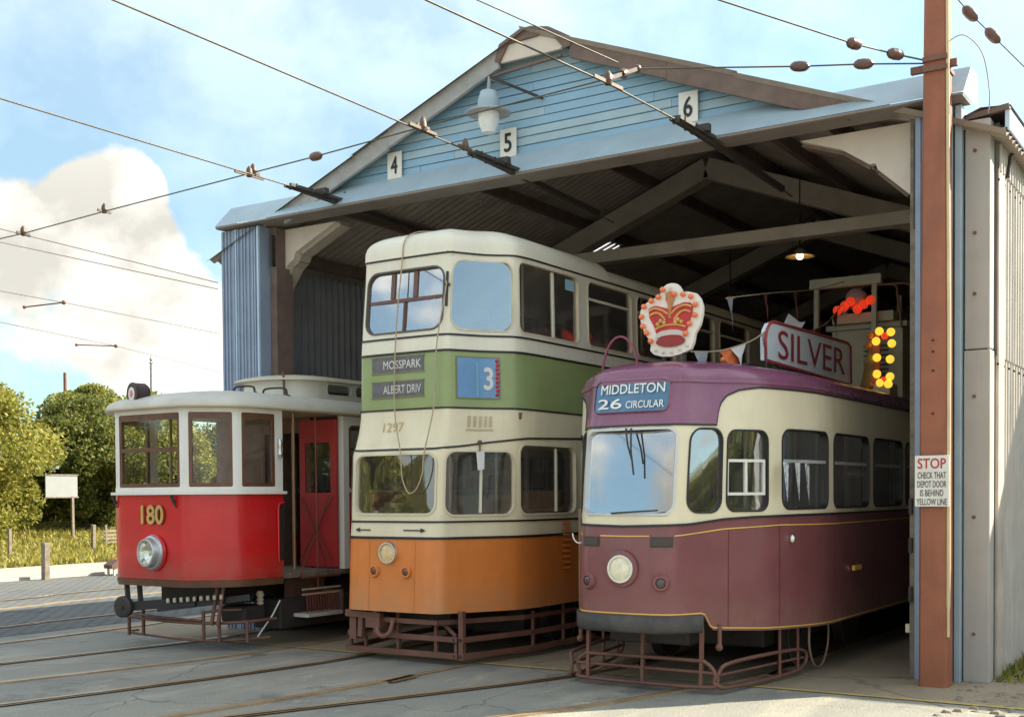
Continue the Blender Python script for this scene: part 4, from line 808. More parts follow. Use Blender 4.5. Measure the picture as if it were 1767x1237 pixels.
b = MB(); S = frange(-3.45, 3.45, .08); T = [i/14 for i in range(15)]; b.grid(dome, S, T)
def dome_end(k, t, sg):
    p = dome(sg*(3.45), t); q = OBD.F(sg*3.62, 4.27, .0); g = 1-math.cos(t*math.pi/2); z2 = 4.272+.30*math.sin(t*math.pi/2)**.75
    return (p[0], p[1]+.13*math.sin(k*math.pi/2), p[2]+(z2-p[2])*(1-math.cos(k*math.pi/2)))
for sg in (1, -1): b.grid(lambda k, t: dome_end(k, t, sg), [0, .25, .5, .75, 1], T)
b.build('front_dome', CREAM2, ot)
for nm, f, hgt in (('roof_bead', c_(4.265), .022), ('upper_waist_bead', c_(3.412), .020), ('green_top_bead', c_(3.25), .022), ('green_bottom_bead', c_(2.658), .018), ('lower_arch_bead', bw, .020), ('sill_bead', c_(1.482), .020), ('waist_bead', c_(1.315), .026)):
    b = MB(); strip(b, OBD, -SO, SO, f, hgt, .010); b.build(nm, BLACK, ot)
GASK = mat('window_gasket', (.10, .085, .07), .6); CRIM = mat('cream_window_rim', (.66, .58, .42), .4)
for i, h in enumerate(lh):
    a, c = h[0], h[1]; bars = []
    if a == .635: bars = [(1.04, 1.065, 1.57, 2.19)]
    elif a == 1.56: bars = [(2.27, 2.295, 1.57, 2.26)]
    window(OBD, h, ot, CRIM if a >= -.6 else GASK, glass_mat('lower_windscreen', (.8, .85, .82), .02, .20, .04) if a == -.525 else DIRTYGL, .02, .012, .045, bars, CREAM2)
for i, h in enumerate(uh):
    a, c = h[0], h[1]
    if a == -.51: window(OBD, h, ot, GASK, GLF, .018, .012, .045, [(-.50, .49, 3.80, 3.835), (-.20, -.15, 3.84, 4.115), (.10, .15, 3.84, 4.115), (-.02, .0, 3.49, 3.80)], BROWNW, flat=True)
    elif a == .635: window(OBD, h, ot, CRIM, GLF, .016, .010, .04, flat=True)
    elif a == 1.61: window(OBD, h, ot, CRIM, DIRTYGL, .016, .010, .045, [(2.29, 2.325, 3.485, 4.195)], CREAM2)
    else: window(OBD, h, ot, CRIM if a > 0 else GASK, DIRTYGL, .016, .010, .045, [(a+.01, c-.01, 4.0, 4.03)], CREAM2)
# blinds
BGREY = mat('blind_grey', (.13, .12, .13), .35, var=.2, vscale=14); BBLUE = mat('blind_sky_blue', (.12, .28, .50), .2, var=.1, coat=.5); BW = mat('blind_letter', (.66, .66, .62), .5, var=.1)
for (zc, tx, w) in ((3.135, 'MOSSPARK', .50), (2.875, 'ALBERT DRIV', .50)):
    b = MB(); b.grid(lambda u, z: OBD.F(u, z, .008), frange(-.40, .29, .06), [zc-.08, zc+.08]); o = b.build('destination_blind', BGREY, ot)
    b = MB(); put_text(b, tx, w, .088, lambda x, y: OBD.F(x-.01+.02, zc+y, .012), 0, .008); b.build('lettering', BW, o)
    b = MB()
    for z_ in (zc-.085, zc+.085): strip(b, OBD, -.41, .30, z_, .012, .012)
    b.build('blind_frame', mat('frame_olive', (.2, .2, .1), .5), o)
b = MB(); b.grid(lambda u, z: OBD.F(u, z, .008), frange(.715, 1.25, .05), [2.765, 3.18]); o = b.build('route_number_blind', BBLUE, ot)
b = MB(); put_text(b, '3', .135, .24, lambda x, y: OBD.F(x+1.09, 2.965+y, .013), 0, .03); b.build('numeral', BW, o)
b = MB(); b.grid(lambda u, z: OBD.F(u, z, .011), [.93, .955], [2.775, 3.14]); b.build('blind_fold', mat('blind_fold_blue', (.20, .37, .56), .3), o)
b = MB()
for i in range(9): b.sphere(OBD.F(1.215+.008*(i % 2), 2.80+i*.044, .012), .020, 6)
b.build('red_trim', mat('trim_red', (.55, .03, .03), .4), o)
b = MB()
for z_ in (2.76, 3.185): strip(b, OBD, .705, 1.26, z_, .012, .012)
b.grid(lambda u, z: OBD.F(u, z, .012), [.700, .712], frange(2.76, 3.185, .2)); b.grid(lambda u, z: OBD.F(u, z, .012), [1.253, 1.265], frange(2.76, 3.185, .2)); b.build('blind_frame', mat('frame_olive', (.2, .2, .1), .5), o)
b = MB(); put_text(b, '1297', .27, .10, lambda x, y: OBD.F(x-.09, 2.475+y, .006), 0, .0); b.build('fleet_number', mat('number_gilt', (.55, .36, .18), .5, var=.3, vscale=25), ot)
for i in range(5):
    b = MB(); b.grid(lambda u, z: OBD.F(u, z, .010), [.83+i*.067, .865+i*.067], [2.46, 2.575]); b.build('ventilator_slot', mat('vent_cream', (.50, .40, .25), .5), ot)
b = MB(); b.grid(lambda u, z: OBD.F(u, z, .010), frange(.81, 1.16, .05), [2.425, 2.437]); b.build('ventilator_lip', mat('vent_cream', (.50, .40, .25), .5), ot)
for (a, c, tip) in ((-.47, -.29, -1), (.15, .40, 1)):
    b = MB(); strip(b, OBD, a, c, 1.395, .012, .008); e = c if tip > 0 else a
    b.add([OBD.F(e+tip*.035, 1.395, .009), OBD.F(e-tip*.03, 1.42, .009), OBD.F(e-tip*.03, 1.37, .009)], [(0, 1, 2)]); b.build('arrow_mark', SIGNBLK, ot)
round_lamp(ot, OBD, -.03, 1.160, .095, .016, prot=.05, lens=mat('amber_lens', (.75, .55, .26), .12, var=.2, vscale=8, coat=1))
for s in (-.22, .20): round_lamp(ot, OBD, s, .965, .042, .018, 'side_lamp', .03, mat('brown_lens', (.12, .03, .02), .15, coat=1), ORANGE)
for i in range(9):
    b = MB(); b.grid(lambda u, k: OBD.F(u, .93+i*.062+k*.03, .004+.016*(1-k)), [2.36, 2.53], [0, 1]); b.grid(lambda u, k: OBD.F(u, .93+i*.062, .02*k), [2.36, 2.53], [0, 1]); b.build('louvre', ORANGE, ot)
for s in (-.30, .30, 1.515): 
    b = MB(); b.grid(lambda k, z: OBD.F(s+k, z, .004), [-.006, .006], frange(.55, 1.30, .3)); b.build('panel_seam', ORANGE, ot)
b = MB(); q = OBD.F(.96, 2.30, .03); b.add([OBD.F(.96, 2.20, .035), OBD.F(1.06, 2.21, .035), OBD.F(1.06, 2.02, .04), OBD.F(.98, 2.01, .04)], [(0, 1, 2, 3)]); b.build('paper_tag', FW, ot)
b = MB(); p = OBD.F(.99, 2.30, .02); b.sphere(p, .025, 8); b.tube([p, OBD.F(1.0, 2.21, .04)], .008, 6); b.build('tag_hook', RUST, ot)
b = MB(); b.grid(lambda u, z: OBD.F(u, z, -.02), [2.58, 2.78], [4.05, 4.17]); b.build('window_sticker', mat('sticker_blue', (.35, .58, .70), .5), ot)
# trolley rope over the dome and hanging down the front
rp = [dome(-.02, t) for t in (.85, .6, .35, .12)]
rope1 = [(p[0], p[1]-.012, p[2]+.012) for p in rp]+[OBD.F(-.03, 4.2, .03), OBD.F(-.05, 3.5, .05), OBD.F(-.06, 2.7, .05), OBD.F(.12, 2.2, .06), OBD.F(.15, 1.95, .06), OBD.F(.22, 1.80, .06), OBD.F(.28, 1.78, .06), OBD.F(.35, 1.84, .06), OBD.F(.41, 2.0, .06), OBD.F(.42, 2.18, .06), OBD.F(.46, 2.7, .06), OBD.F(.49, 3.3, .06), OBD.F(.55, 3.82, .05), OBD.F(.56, 4.0, .03)]
b = MB(); b.tube(catm(rope1, 6), .0075, 6); tag(b.build('trolley_rope', mat('rope', (.42, .33, .22), .9), None), 'slack tan rope looped down the front of the double-deck tram', 'rope')
b = MB(); b.tube([OBD.F(.56, 4.06, .03), OBD.F(.565, 3.70, .03)], .014, 6); b.bar(OBD.F(.54, 3.92, .035), OBD.F(.60, 3.92, .035), .02, .03); b.build('rope_cleat', IRON, ot)
# inside
for z_, nm in ((.66, 'lower_floor'), (2.55, 'upper_floor')):
    b = MB(); b.box(-8.82, -6.74, 10.6, 21.3, z_, z_+.07); b.box(-8.3, -7.26, 10.15, 10.6, z_, z_+.07); b.build(nm, INNER, ot)
b = MB(); b.box(-8.84, -6.72, 11.35, 11.42, .7, 1.75); b.box(-8.84, -8.2, 11.35, 11.42, 1.75, 2.5); b.box(-7.3, -6.72, 11.35, 11.42, 1.75, 1.8); b.build('cab_bulkhead', mat('cab_panel', (.20, .11, .05), .5), ot)
b = MB(); b.box(-8.84, -6.72, 21.2, 21.3, .6, 4.4); b.build('rear_bulkhead', INNER, ot)
b = MB(); b.box(-8.25, -7.95, 10.12, 10.35, .7, 1.62); b.lathe([(.13, 0), (.13, .06), (.02, .09), (.02, .14)], (-8.1, 10.22, 1.62), (0, 0, 1), 14); b.bar((-8.1, 10.22, 1.76), (-7.96, 10.15, 1.76), .02, .02); b.build('controller', mat('controller_brass', (.22, .16, .08), .4, metal=.5), ot)
seats(ot, -7.78, [12.0+.8*i for i in range(11)], .7, h=.95); seats(ot, -7.78, [11.2+.8*i for i in range(12)], 2.6, h=1.0)
for y in (11.5, 13, 14.5): 
    for x in (-8.3, -7.26):
        b = MB(); b.tube([(x, y, 2.6), (x, y, 4.4)], .016, 6); b.build('grab_pole', WHITEP, ot)
for x in (-8.15, -7.5):
    b = MB(); b.tube([(x, 11.3, 2.3), (x, 11.3, .7)], .018, 6); b.build('grab_pole', WHITEP, ot)
# running gear and guard bars
for y in (11.9, 13.4, 18.5, 20):
    for x in (-8.44, -7.05): wheel(ot, x, y, .33)
for y0_, y1_ in ((11.22, 14.2), (17.8, 20.8)): b = MB(); b.box(-8.4, -7.1, y0_, y1_, .2, .55); b.build('truck', IRON, ot, .02)
b = MB(); b.box(-8.2, -7.3, 10.1, 11.2, .38, .6); b.build('headstock', IRON, ot, .02)
def gpt(u, z): return None
for (z_, hh, nm) in ((.445, .05, 'guard_bar'), (.27, .055, 'guard_bar'), (.10, .06, 'guard_bar')):
    b = MB(); y0 = 9.83 if z_ > .4 else 9.92; lft = -.25 if z_ > .4 else (-.76 if z_ > .2 else -.80)
    ys = [(lft, y0), (.52, y0)] if z_ > .4 else [(lft, y0), (.70, y0)]
    for (p, q) in zip(ys, ys[1:]): b.bar((-7.78+p[0], p[1], z_), (-7.78+q[0], q[1], z_), .03, hh)
    b.build(nm, RUST, ot)
    st = (.52, 9.83) if z_ > .4 else (.76, 9.93); sd_ = [st, (.98, 10.75), (1.04, 12.2)] if z_ > .4 else [st, (.99, 10.9), (1.04, 12.2)]
    for sg in (1, -1):
        b = MB()
        for (p, q) in zip(sd_, sd_[1:]): b.bar((-7.78+sg*p[0], p[1], z_), (-7.78+sg*q[0], q[1], z_), .03, hh)
        b.build('side_guard_bar', RUST, ot)
for (u, y, z0, z1, w) in ((-.76, 9.94, .10, .30, .03), (-.55, 9.94, .10, .55, .03), (-.10, 9.94, .10, .52, .035), (.40, 9.94, .10, .42, .035), (.735, 9.93, .06, .56, .055), (.99, 10.9, .10, .5, .03), (1.02, 11.5, .08, .56, .03), (.66, 9.93, .08, .27, .03)):
    b = MB(); b.bar((-7.78+u, y+.02, z0), (-7.78+u, y+.02, z1), w, w); gu = b.build('guard_upright', RUST, ot)
    for zz in (.10, .27):
        if z0 <= zz <= z1: b = MB(); b.lathe([(.016, 0), (.016, .014), (.001, .018)], (-7.78+u, y-.012, zz), (0, -1, 0), 8); b.build('bolt_head', IRON, gu)
b = MB(); b.tube(catm([(-7.12, 9.95, .30), (-7.2, 9.95, .36), (-7.3, 9.95, .43), (-7.45, 9.96, .45)], 5), .024, 7); b.build('guard_bracket', RUST, ot)
b = MB(); b.bar((-8.46, 9.80, .50), (-7.98, 9.80, .48), .06, .07); b.bar((-8.38, 9.86, .22), (-8.38, 9.86, .50), .12, .09); b.bar((-8.28, 9.82, .25), (-8.26, 9.82, .48), .06, .06); b.box(-8.16, -7.97, 9.75, 9.9, .36, .47); b.bar((-8.05, 9.80, .30), (-8.05, 9.80, .55), .05, .05)
b.tube(catm([(-8.02, 9.78, .40), (-7.98, 9.74, .31), (-7.90, 9.73, .28), (-7.82, 9.74, .33), (-7.80, 9.77, .46)], 5), .026, 8); b.build('coupling', RUST, ot)

# ------------------------------------------------------------------ red single-deck tram, road 4
rt_ = thing('red_tram', 'red and white open-platform tram numbered 180 with grey clerestory roof', 'tram', (-10.8, 14, 0))
RBD = Body(-10.8, [(0, 9.12), (.32, 9.12), (.56, 9.13), (.66, 9.19), (.98, 9.45), (1.05, 9.6), (1.1, 10.0), (1.1, 18.5)], [(.5, 0), (3, 0)], [(.5, .03), (1.0, .0), (3, 0)], .9, 1.7)
PE = 1.80
b = MB(); band(b, RBD, -PE, PE, c_(.824), c_(1.795), 5); band(b, RBD, -PE, PE, c_(.824), c_(1.795), 5, -.04)
for s in (-PE, PE): b.grid(lambda o, z: RBD.F(s, z, o), [-.04, 0], [.824, 1.795])
b.build('dash_panel', REDP, rt_)
b = MB(); strip(b, RBD, -PE, PE, .835, .012, .010); strip(b, RBD, -PE, PE, .872, .004, .004); b.build('dash_bead', REDP, rt_)
b = MB(); band(b, RBD, -PE, PE, c_(.745), c_(.824), 1, .004); band(b, RBD, -PE, PE, c_(.745), c_(.824), 1, -.05); S = frange(-PE, PE, .1); b.grid(lambda s, o: RBD.F(s, .745, o), S, [-.05, .004]); b.build('bearer', mat('bearer_brown', (.115, .048, .022), .6, var=.25, dirt=.4, dirtcol=(.2, .12, .06)), rt_)
for i in range(12):
    b = MB(); b.sphere(RBD.F(-1.5+i*.27, .79, .005), .010, 6); b.build('rivet', RUST, rt_)
b = MB(); strip(b, RBD, -PE-.01, PE+.01, 1.80, .032, .055); b.build('sill_ledge', WHITEP, rt_)
rh = [(-.505, .505, 1.868, 2.70, .02), (.620, 1.100, 1.868, 2.70, .02), (1.205, 1.675, 1.868, 2.70, .02)]; rh += [(-h[1], -h[0], h[2], h[3], h[4]) for h in rh[1:]]
b = MB(); wall(b, RBD, -PE, PE, 1.80, 2.765, rh, 0); wall(b, RBD, -PE, PE, 1.80, 2.765, rh, 0, -.045); 
for s in (-PE, PE): b.grid(lambda o, z: RBD.F(s, z, o), [-.045, 0], [1.8, 2.765])
b.build('window_posts', WHITEP, rt_)
def sash(h, mid):
    a0, a1, z0, z1, _ = h; t = .055; bars = []
    b = MB()
    def fr(p0, p1, q0, q1):
        S = frange(p0, p1, .1); Z = frange(q0, q1, .4)
        for o in (-.004, -.04): b.grid(lambda s, z: RBD.F(s, z, o), S, Z, 0, False)
        for zz in (q0, q1): b.grid(lambda s, o: RBD.F(s, zz, o), S, [-.04, -.004], 0, False)
        for ss in (p0, p1): b.grid(lambda z, o: RBD.F(ss, z, o), Z, [-.04, -.004], 0, False)
    fr(a0, a0+t*.7, z0, z1); fr(a1-t*.7, a1, z0, z1); fr(a0+t*.7, a1-t*.7, z0, z0+t*.8); fr(a0+t*.7, a1-t*.7, z1-t*1.3, z1)
    if mid: fr(a0+t*.7, a1-t*.7, 2.27, 2.315)
    w = b.build('window', BROWNW, rt_)
    b = MB(); b.grid(lambda s, z: RBD.F(s, z, -.022), frange(a0+.03, a1-.03, .08), [z0+.04, z1-.06]); b.build('pane', GLC, w)
for h in rh: sash(h, h[0] == -.505)
b = MB(); put_text(b, '180', .385, .225, lambda x, y: RBD.F(x+.080, 1.555+y, .014), 0, .05); b.build('number_shadow', mat('number_brown', (.22, .08, .02), .5), rt_)
b = MB(); put_text(b, '180', .375, .22, lambda x, y: RBD.F(x+.073, 1.559+y, .022), 0, .03); b.build('fleet_number', mat('number_gold', (.62, .42, .14), .35, metal=.4, var=.1), rt_)
# big plated headlamp
hx = RBD.F(.075, 1.13); ax = (-.12, -1, .0)
b = MB(); b.lathe([(.215, -.01), (.21, .012), (.19, .018)], hx, ax, 36); b.build('headlight_backing', REDP, rt_)
b = MB(); b.lathe([(.19, 0), (.20, .025), (.19, .05), (.172, .055), (.168, .08), (.162, .115), (.155, .125), (.142, .125), (.138, .105)], hx, ax, 36); ho = b.build('headlight', mat('dull_nickel', (.50, .53, .54), .34, metal=.7, var=.1), rt_)
b = MB(); b.lathe([(.14, .105), (.12, .06), (.065, .025), (.001, .012)], hx, ax, 30); b.build('reflector', mat('mirror', (.8, .78, .72), .1, metal=1), ho)
b = MB(); b.lathe([(.14, .11), (.075, .118), (.001, .12)], hx, ax, 30); b.build('lens', GLC, ho)
for s in (-.60, .42):
    b = MB(); b.bar(RBD.F(s, 1.78, .05), RBD.F(s, 1.68, .004), .02, .03); b.tube([RBD.F(s, 1.76, .04), RBD.F(s+.02, 1.70, .03), RBD.F(s+.03, 1.64, .006)], .01, 6); b.build('ledge_bracket', IRON, rt_)
b = MB(); S = [1.72, 1.80]; b.grid(lambda s, z: RBD.F(s, z, .006), S, frange(1.02, 1.66, .2)); b.build('handrail_recess', mat('recess_black', (.03, .02, .02), .6), rt_)
b = MB(); b.tube([RBD.F(1.715, 1.0, .012), RBD.F(1.705, 1.05, .016), RBD.F(1.705, 1.62, .016), RBD.F(1.72, 1.67, .012), RBD.F(1.80, 1.69, .012)], .014, 6); b.build('recess_rim', REDP, rt_)
b = MB(); p = RBD.F(1.73, 2.30, .03); b.lathe([(.018, -.1), (.03, -.06), (.02, 0), (.03, .06), (.016, .12)], p, (0, 0, 1), 10); b.build('door_handle', CHROME, rt_)
# canopy roof, clerestory
def canopy(s, t):
    x, y, _ = RBD.F(s, 2.76, .10); a = t*math.pi/2; g = 1-math.cos(a); yy = max(y, 10.4); return (x+(-10.8-x)*g, y+(yy-y)*g, 2.785+.235*math.sin(a)**1.0)
SR = 9.8
b = MB(); S = frange(-SR, SR, .09); b.grid(canopy, S, [i/10 for i in range(11)]); b.build('roof', GREYROOF, rt_)
b = MB(); S = frange(-SR, SR, .09); prof = [(2.785, .10), (2.768, .108), (2.748, .095), (2.748, .0)]; b.add([RBD.F(s, z, o) for z, o in prof for s in S], [(j*len(S)+i, j*len(S)+i+1, (j+1)*len(S)+i+1, (j+1)*len(S)+i) for j in range(3) for i in range(len(S)-1)], 0, True); b.build('cornice', mat('roof_edge_cream', (.56, .50, .38), .5, var=.08), rt_)
b = MB(); b.grid(lambda s, t: (lambda p: (p[0]+(-10.8-p[0])*t, p[1]+(max(p[1], 10.4)-p[1])*t, 2.745))(RBD.F(s, 2.745)), frange(-SR, SR, .15), [0, .5, 1]); b.build('ceiling', mat('ceiling_cream', (.45, .38, .26), .6), rt_)
CLB = Body(-10.8, [(0, 10.92), (.2, 10.93), (.42, 11.02), (.56, 11.2), (.60, 11.5), (.60, 18.2)], [(2, 0), (4, 0)], [(2, 0), (4, 0)], .5, 1)
ch = [(.95+k*.55, 1.42+k*.55, 3.05, 3.18, .05) for k in range(10)]; ch += [(-h[1], -h[0], h[2], h[3], h[4]) for h in ch]
b = MB(); wall(b, CLB, -7.6, 7.6, 2.96, 3.23, ch); b.build('clerestory', WHITEP, rt_)
for h in ch: window(CLB, h, rt_, WHITEP, GL, .012, .008, .03)
def clroof(s, t):
    x, y, _ = CLB.F(s, 3.2, .14); a = t*math.pi/2; g = 1-math.cos(a); yy = max(y, 11.5); return (x+(-10.8-x)*g, y+(yy-y)*g, 3.205+.105*math.sin(a))
b = MB(); b.grid(clroof, frange(-7.6, 7.6, .09), [i/6 for i in range(7)]); b.grid(lambda s, k: CLB.F(s, 3.205, .14*k), frange(-7.6, 7.6, .09), [0, 1]); b.build('clerestory_roof', mat('roof_edge_cream', (.56, .50, .38), .5, var=.08), rt_)
def arch_handle(c, w, h, ang=0., nm='roof_handle'):
    b = MB(); dx, dy = math.cos(ang)*w/2, math.sin(ang)*w/2; x, y, z_ = c
    b.tube(catm([(x-dx*1.25, y-dy*1.25, z_), (x-dx, y-dy, z_+.02), (x-dx*.85, y-dy*.85, z_+h), (x, y, z_+h*1.15), (x+dx*.85, y+dy*.85, z_+h), (x+dx, y+dy, z_+.02), (x+dx*1.25, y+dy*1.25, z_)], 5), .013, 6); b.build(nm, IRON, rt_)
arch_handle((-10.52, 10.35, 2.995), .30, .08, .2); arch_handle((-10.18, 10.52, 2.955), .34, .09, .2); arch_handle((-11.05, 9.55, 2.90), .30, .035, .1); arch_handle((-10.0, 10.6, 2.90), .16, .03, .2)
b = MB(); b.tube([(-10.4, 10.92, 2.96), (-10.4, 10.90, 3.3)], .016, 6); b.build('conduit', RUST, rt_)
# roof marker lamp
o = thing('roof_marker_lamp', 'drum shaped black lamp with red and white face on the red tram roof', 'lamp', (-11.2, 9.2, 2.83)); mc = Vector((-11.10, 9.16, 2.945)); ma = Vector((-.25, -1, 0)).normalized()
b = MB(); b.lathe([(.001, -.17), (.11, -.17), (.13, -.14), (.13, -.02), (.135, 0), (.13, .012), (.09, .012)], mc, ma, 24); b.build('drum', mat('drum_black', (.04, .022, .022), .5, bump=.2), o)
b = MB(); b.lathe([(.080, .013), (.042, .016)], mc, ma, 24); b.build('white_ring', mat('ring_white', (.72, .72, .7), .4), o)
b = MB(); b.lathe([(.044, .016), (.001, .018)], mc, ma, 20); b.build('red_lens', mat('lens_red', (.55, .05, .03), .2, coat=.5), o)
# platform, bulkhead and saloon
b = MB(); b.box(-11.85, -9.75, 9.7, 11.4, .80, .86); b.box(-11.5, -10.1, 9.3, 9.7, .80, .86); b.build('platform_floor', TIMBER, rt_)
BY = 11.15
b = MB(); b.box(-11.86, -10.98, BY, BY+.05, .86, 2.74); b.box(-10.30, -10.2, BY, BY+.05, .86, 2.74); b.box(-10.98, -10.3, BY, BY+.05, 2.55, 2.74); b.build('bulkhead', mat('bulkhead_wood', (.16, .07, .04), .5, var=.3, vscale=8), rt_)
b = MB(); b.box(-10.36, -9.76, BY-.02, BY+.02, .88, 1.80); b.box(-10.36, -10.27, BY-.02, BY+.02, 1.80, 2.70); b.box(-9.85, -9.76, BY-.02, BY+.02, 1.80, 2.70); b.box(-10.27, -9.85, BY-.02, BY+.02, 2.42, 2.70); b.build('folding_door', mat('door_red', (.42, .025, .025), .4, var=.1), rt_)
b = MB(); b.box(-10.26, -9.86, BY-.005, BY+.005, 1.82, 2.41); b.build('door_pane', GLC, rt_)
for (p, q) in (((-10.34, .95), (-9.80, 1.75)), ((-9.80, .95), (-10.34, 1.75))):
    b = MB(); b.bar((p[0], BY-.05, p[1]), (q[0], BY-.05, q[1]), .01, .014); b.build('lattice_bar', mat('lattice_brown', (.18, .05, .035), .5), rt_)
for x in (-11.84, -9.74):
    b = MB(); b.bar((x, BY+.1, .86), (x, BY+.1, 2.74), .10, .09); b.build('corner_post', WHITEP, rt_)
    b = MB(); b.tube([(x, 10.36, .9), (x, 10.36, 2.74)], .02, 8); b.build('grab_pole', mat('brass_pole', (.25, .15, .08), .4, metal=.5), rt_)
sh = [(2.98+k*.95, 3.8+k*.95, 1.86, 2.6, .05) for k in range(7)]; sh += [(-h[1], -h[0], h[2], h[3], h[4]) for h in sh]
for sg in (1, -1):
    b = MB(); wall(b, RBD, *(sorted((sg*2.86, sg*9.7))), 1.80, 2.74, [h for h in sh if h[0]*sg > 0], 0); b.build('saloon_window_panel', WHITEP, rt_)
for h in sh: window(RBD, h, rt_, BROWNW, GL, .03, .008, .04)
for sg in (1, -1): b = MB(); b.grid(lambda s, z: RBD.F(sg*s, z, -.10 if z < 1.2 else -.02), frange(2.86, 9.7, .2), [.80, 1.1, 1.25, 1.8]); b.build('saloon_side_panel', REDP, rt_)
b = MB(); b.box(-11.85, -9.75, 11.4, 18.5, .78, .84); b.box(-11.85, -9.75, 18.4, 18.5, .8, 2.74); b.build('saloon_floor', TIMBER, rt_)
b = MB(); b.box(-11.35, -11.05, 9.45, 9.7, .86, 1.72); b.lathe([(.14, 0), (.14, .05), (.03, .09), (.025, .16)], (-11.2, 9.57, 1.72), (0, 0, 1), 16); b.bar((-11.2, 9.57, 1.9), (-11.02, 9.52, 1.9), .025, .025); b.build('controller', mat('controller_grey', (.34, .35, .34), .4, metal=.5), rt_)
b = MB(); b.tube([(-10.55, 9.62, .86), (-10.55, 9.62, 1.72)], .03, 8); b.bar((-10.72, 9.62, 1.74), (-10.38, 9.62, 1.74), .03, .03); b.build('brake_column', IRON, rt_)
# entrance step and gate
b = MB(); b.box(-9.90, -9.58, 10.42, 11.02, .33, .37); b.build('step_board', mat('step_edge', (.50, .50, .46), .5, dirt=.4, dirtcol=(.2, .16, .1)), rt_)
b = MB(); b.box(-9.93, -9.90, 10.38, 11.05, .37, .80); b.box(-9.93, -9.58, 11.02, 11.05, .33, .62); b.build('step_riser', mat('riser_brown', (.10, .055, .04), .6, var=.3), rt_)
for i in range(12):
    b = MB(); b.bar((-9.62, 10.45+i*.048, .38), (-9.64, 10.45+i*.048, .62), .012, .012); b.build('gate_bar', mat('lattice_brown', (.18, .05, .035), .5), rt_)
for z_ in (.60, .66, .80):
    b = MB(); b.bar((-9.64, 10.38, z_), (-9.64, 11.05, z_), .018, .022); b.build('gate_rail', mat('lattice_brown', (.18, .05, .035), .5) if z_ > .7 else mat('rail_tan', (.40, .32, .22), .5), rt_)
for (p, q) in (((10.42, .8), (10.95, 1.75)), ((10.95, .8), (10.5, 1.75))):
    b = MB(); b.bar((-9.72, p[0], p[1]), (-9.72, q[0], q[1]), .008, .012); b.build('lattice_bar', mat('lattice_brown', (.18, .05, .035), .5), rt_)
for y in (10.72,):
    b = MB(); b.tube([(-9.70, y, .66), (-9.72, y, 2.72)], .010, 6); b.build('gate_rod', mat('lattice_brown', (.18, .05, .035), .5), rt_)
# buffer beam, stowed coupling bar, lifeguard, truck
b = MB(); p = Vector((-11.18, 9.05, .50)); b.lathe([(.03, .08), (.115, .05), (.125, .02), (.125, -.02), (.10, -.03), (.03, -.03), (.025, -.05), (.001, -.05)], p, (-.15, 1, 0), 24); b.build('coupling_disc', IRON, rt_)
b = MB(); b.bar((-11.16, 9.12, .50), (-10.35, 9.40, .57), .10, .10); b.bar((-10.8, 9.25, .48), (-9.8, 9.72, .62), .14, .07); b.build('coupling_bar', mat('coupling_black', (.018, .017, .017), .45), rt_)
for i in range(9):
    b = MB(); x = -10.62+i*.075; b.lathe([(.018, 0), (.022, .02), (.018, .05), (.005, .055)], (x, 9.22+.03*i, .555+.006*i), (0, 0, 1), 8); b.build('coupling_bolt', mat('bolt_pale', (.55, .47, .36), .4), rt_)
for x in (-11.36, -11.14):
    b = MB(); b.bar((x, 9.25, .74), (x+.06, 9.22, .50), .05, .06); b.build('coupling_hanger', IRON, rt_)
for x in (-10.12, -10.02):
    b = MB(); b.tube([(x, 9.5, .74), (x-.05, 9.45, .30)], .022, 7); b.build('lifeguard_hanger', RUST, rt_)
b = MB(); b.tube(catm([(-11.72, 9.72, .14), (-11.7, 9.6, .12), (-10.6, 9.42, .12), (-10.1, 9.55, .12), (-9.75, 9.95, .14)], 6), .014, 6)
b.tube(catm([(-11.68, 9.5, .33), (-11.0, 9.42, .32), (-10.3, 9.45, .32), (-9.9, 9.7, .33), (-9.8, 10.1, .34)], 6), .020, 6); b.tube(catm([(-11.62, 9.45, .38), (-10.9, 9.38, .36), (-10.3, 9.42, .35)], 5), .016, 6)
for (x, y, z0, z1) in ((-11.66, 9.52, .10, .40), (-11.32, 9.45, .12, .44), (-10.30, 9.45, .12, .46), (-10.10, 9.5, .10, .4), (-9.88, 9.72, .1, .34)): b.tube([(x, y, z0), (x, y, z1)], .022, 6)
b.tube(catm([(-10.30, 9.45, .44), (-10.1, 9.48, .47), (-9.95, 9.7, .47)], 4), .016, 6); b.build('lifeguard', RUST, rt_)
for y in (12.4, 14.6):
    for x in (-11.52, -10.08): wheel(rt_, x, y, .38)
b = MB(); b.box(-11.5, -10.1, 11.6, 15.4, .20, .72); b.build('truck', IRON, rt_, .02)
b = MB(); b.box(-10.25, -9.82, 10.2, 11.58, .20, .55); b.build('resistance_box', IRON, rt_, .02)
b = MB(); b.box(-11.3, -10.3, 9.7, 11.58, .50, .74); b.build('underframe', IRON, rt_, .02)
b = MB(); b.lathe([(.03, -.12), (.045, -.1), (.03, -.08), (.045, -.06), (.03, -.04), (.05, 0), (.03, .04)], (-9.95, 10.0, .62), (0, 0, 1), 10); b.build('drawgear_spring', mat('bolt_pale', (.55, .47, .36), .4), rt_)
b = MB(); b.box(-10.35, -9.95, 9.75, 10.1, .30, .50); b.build('brake_cylinder', IRON, rt_, .04)
b = MB(); b.tube([(-9.78, 10.15, .55), (-9.85, 10.1, .38), (-9.9, 9.9, .14)], .010, 6); b.build('chain', WHITEP, rt_)
b = MB(); b.bar((-11.98, 10.2, 1.2), (-12.0, 10.1, 1.0), .05, .06); b.build('mirror_arm', IRON, rt_)
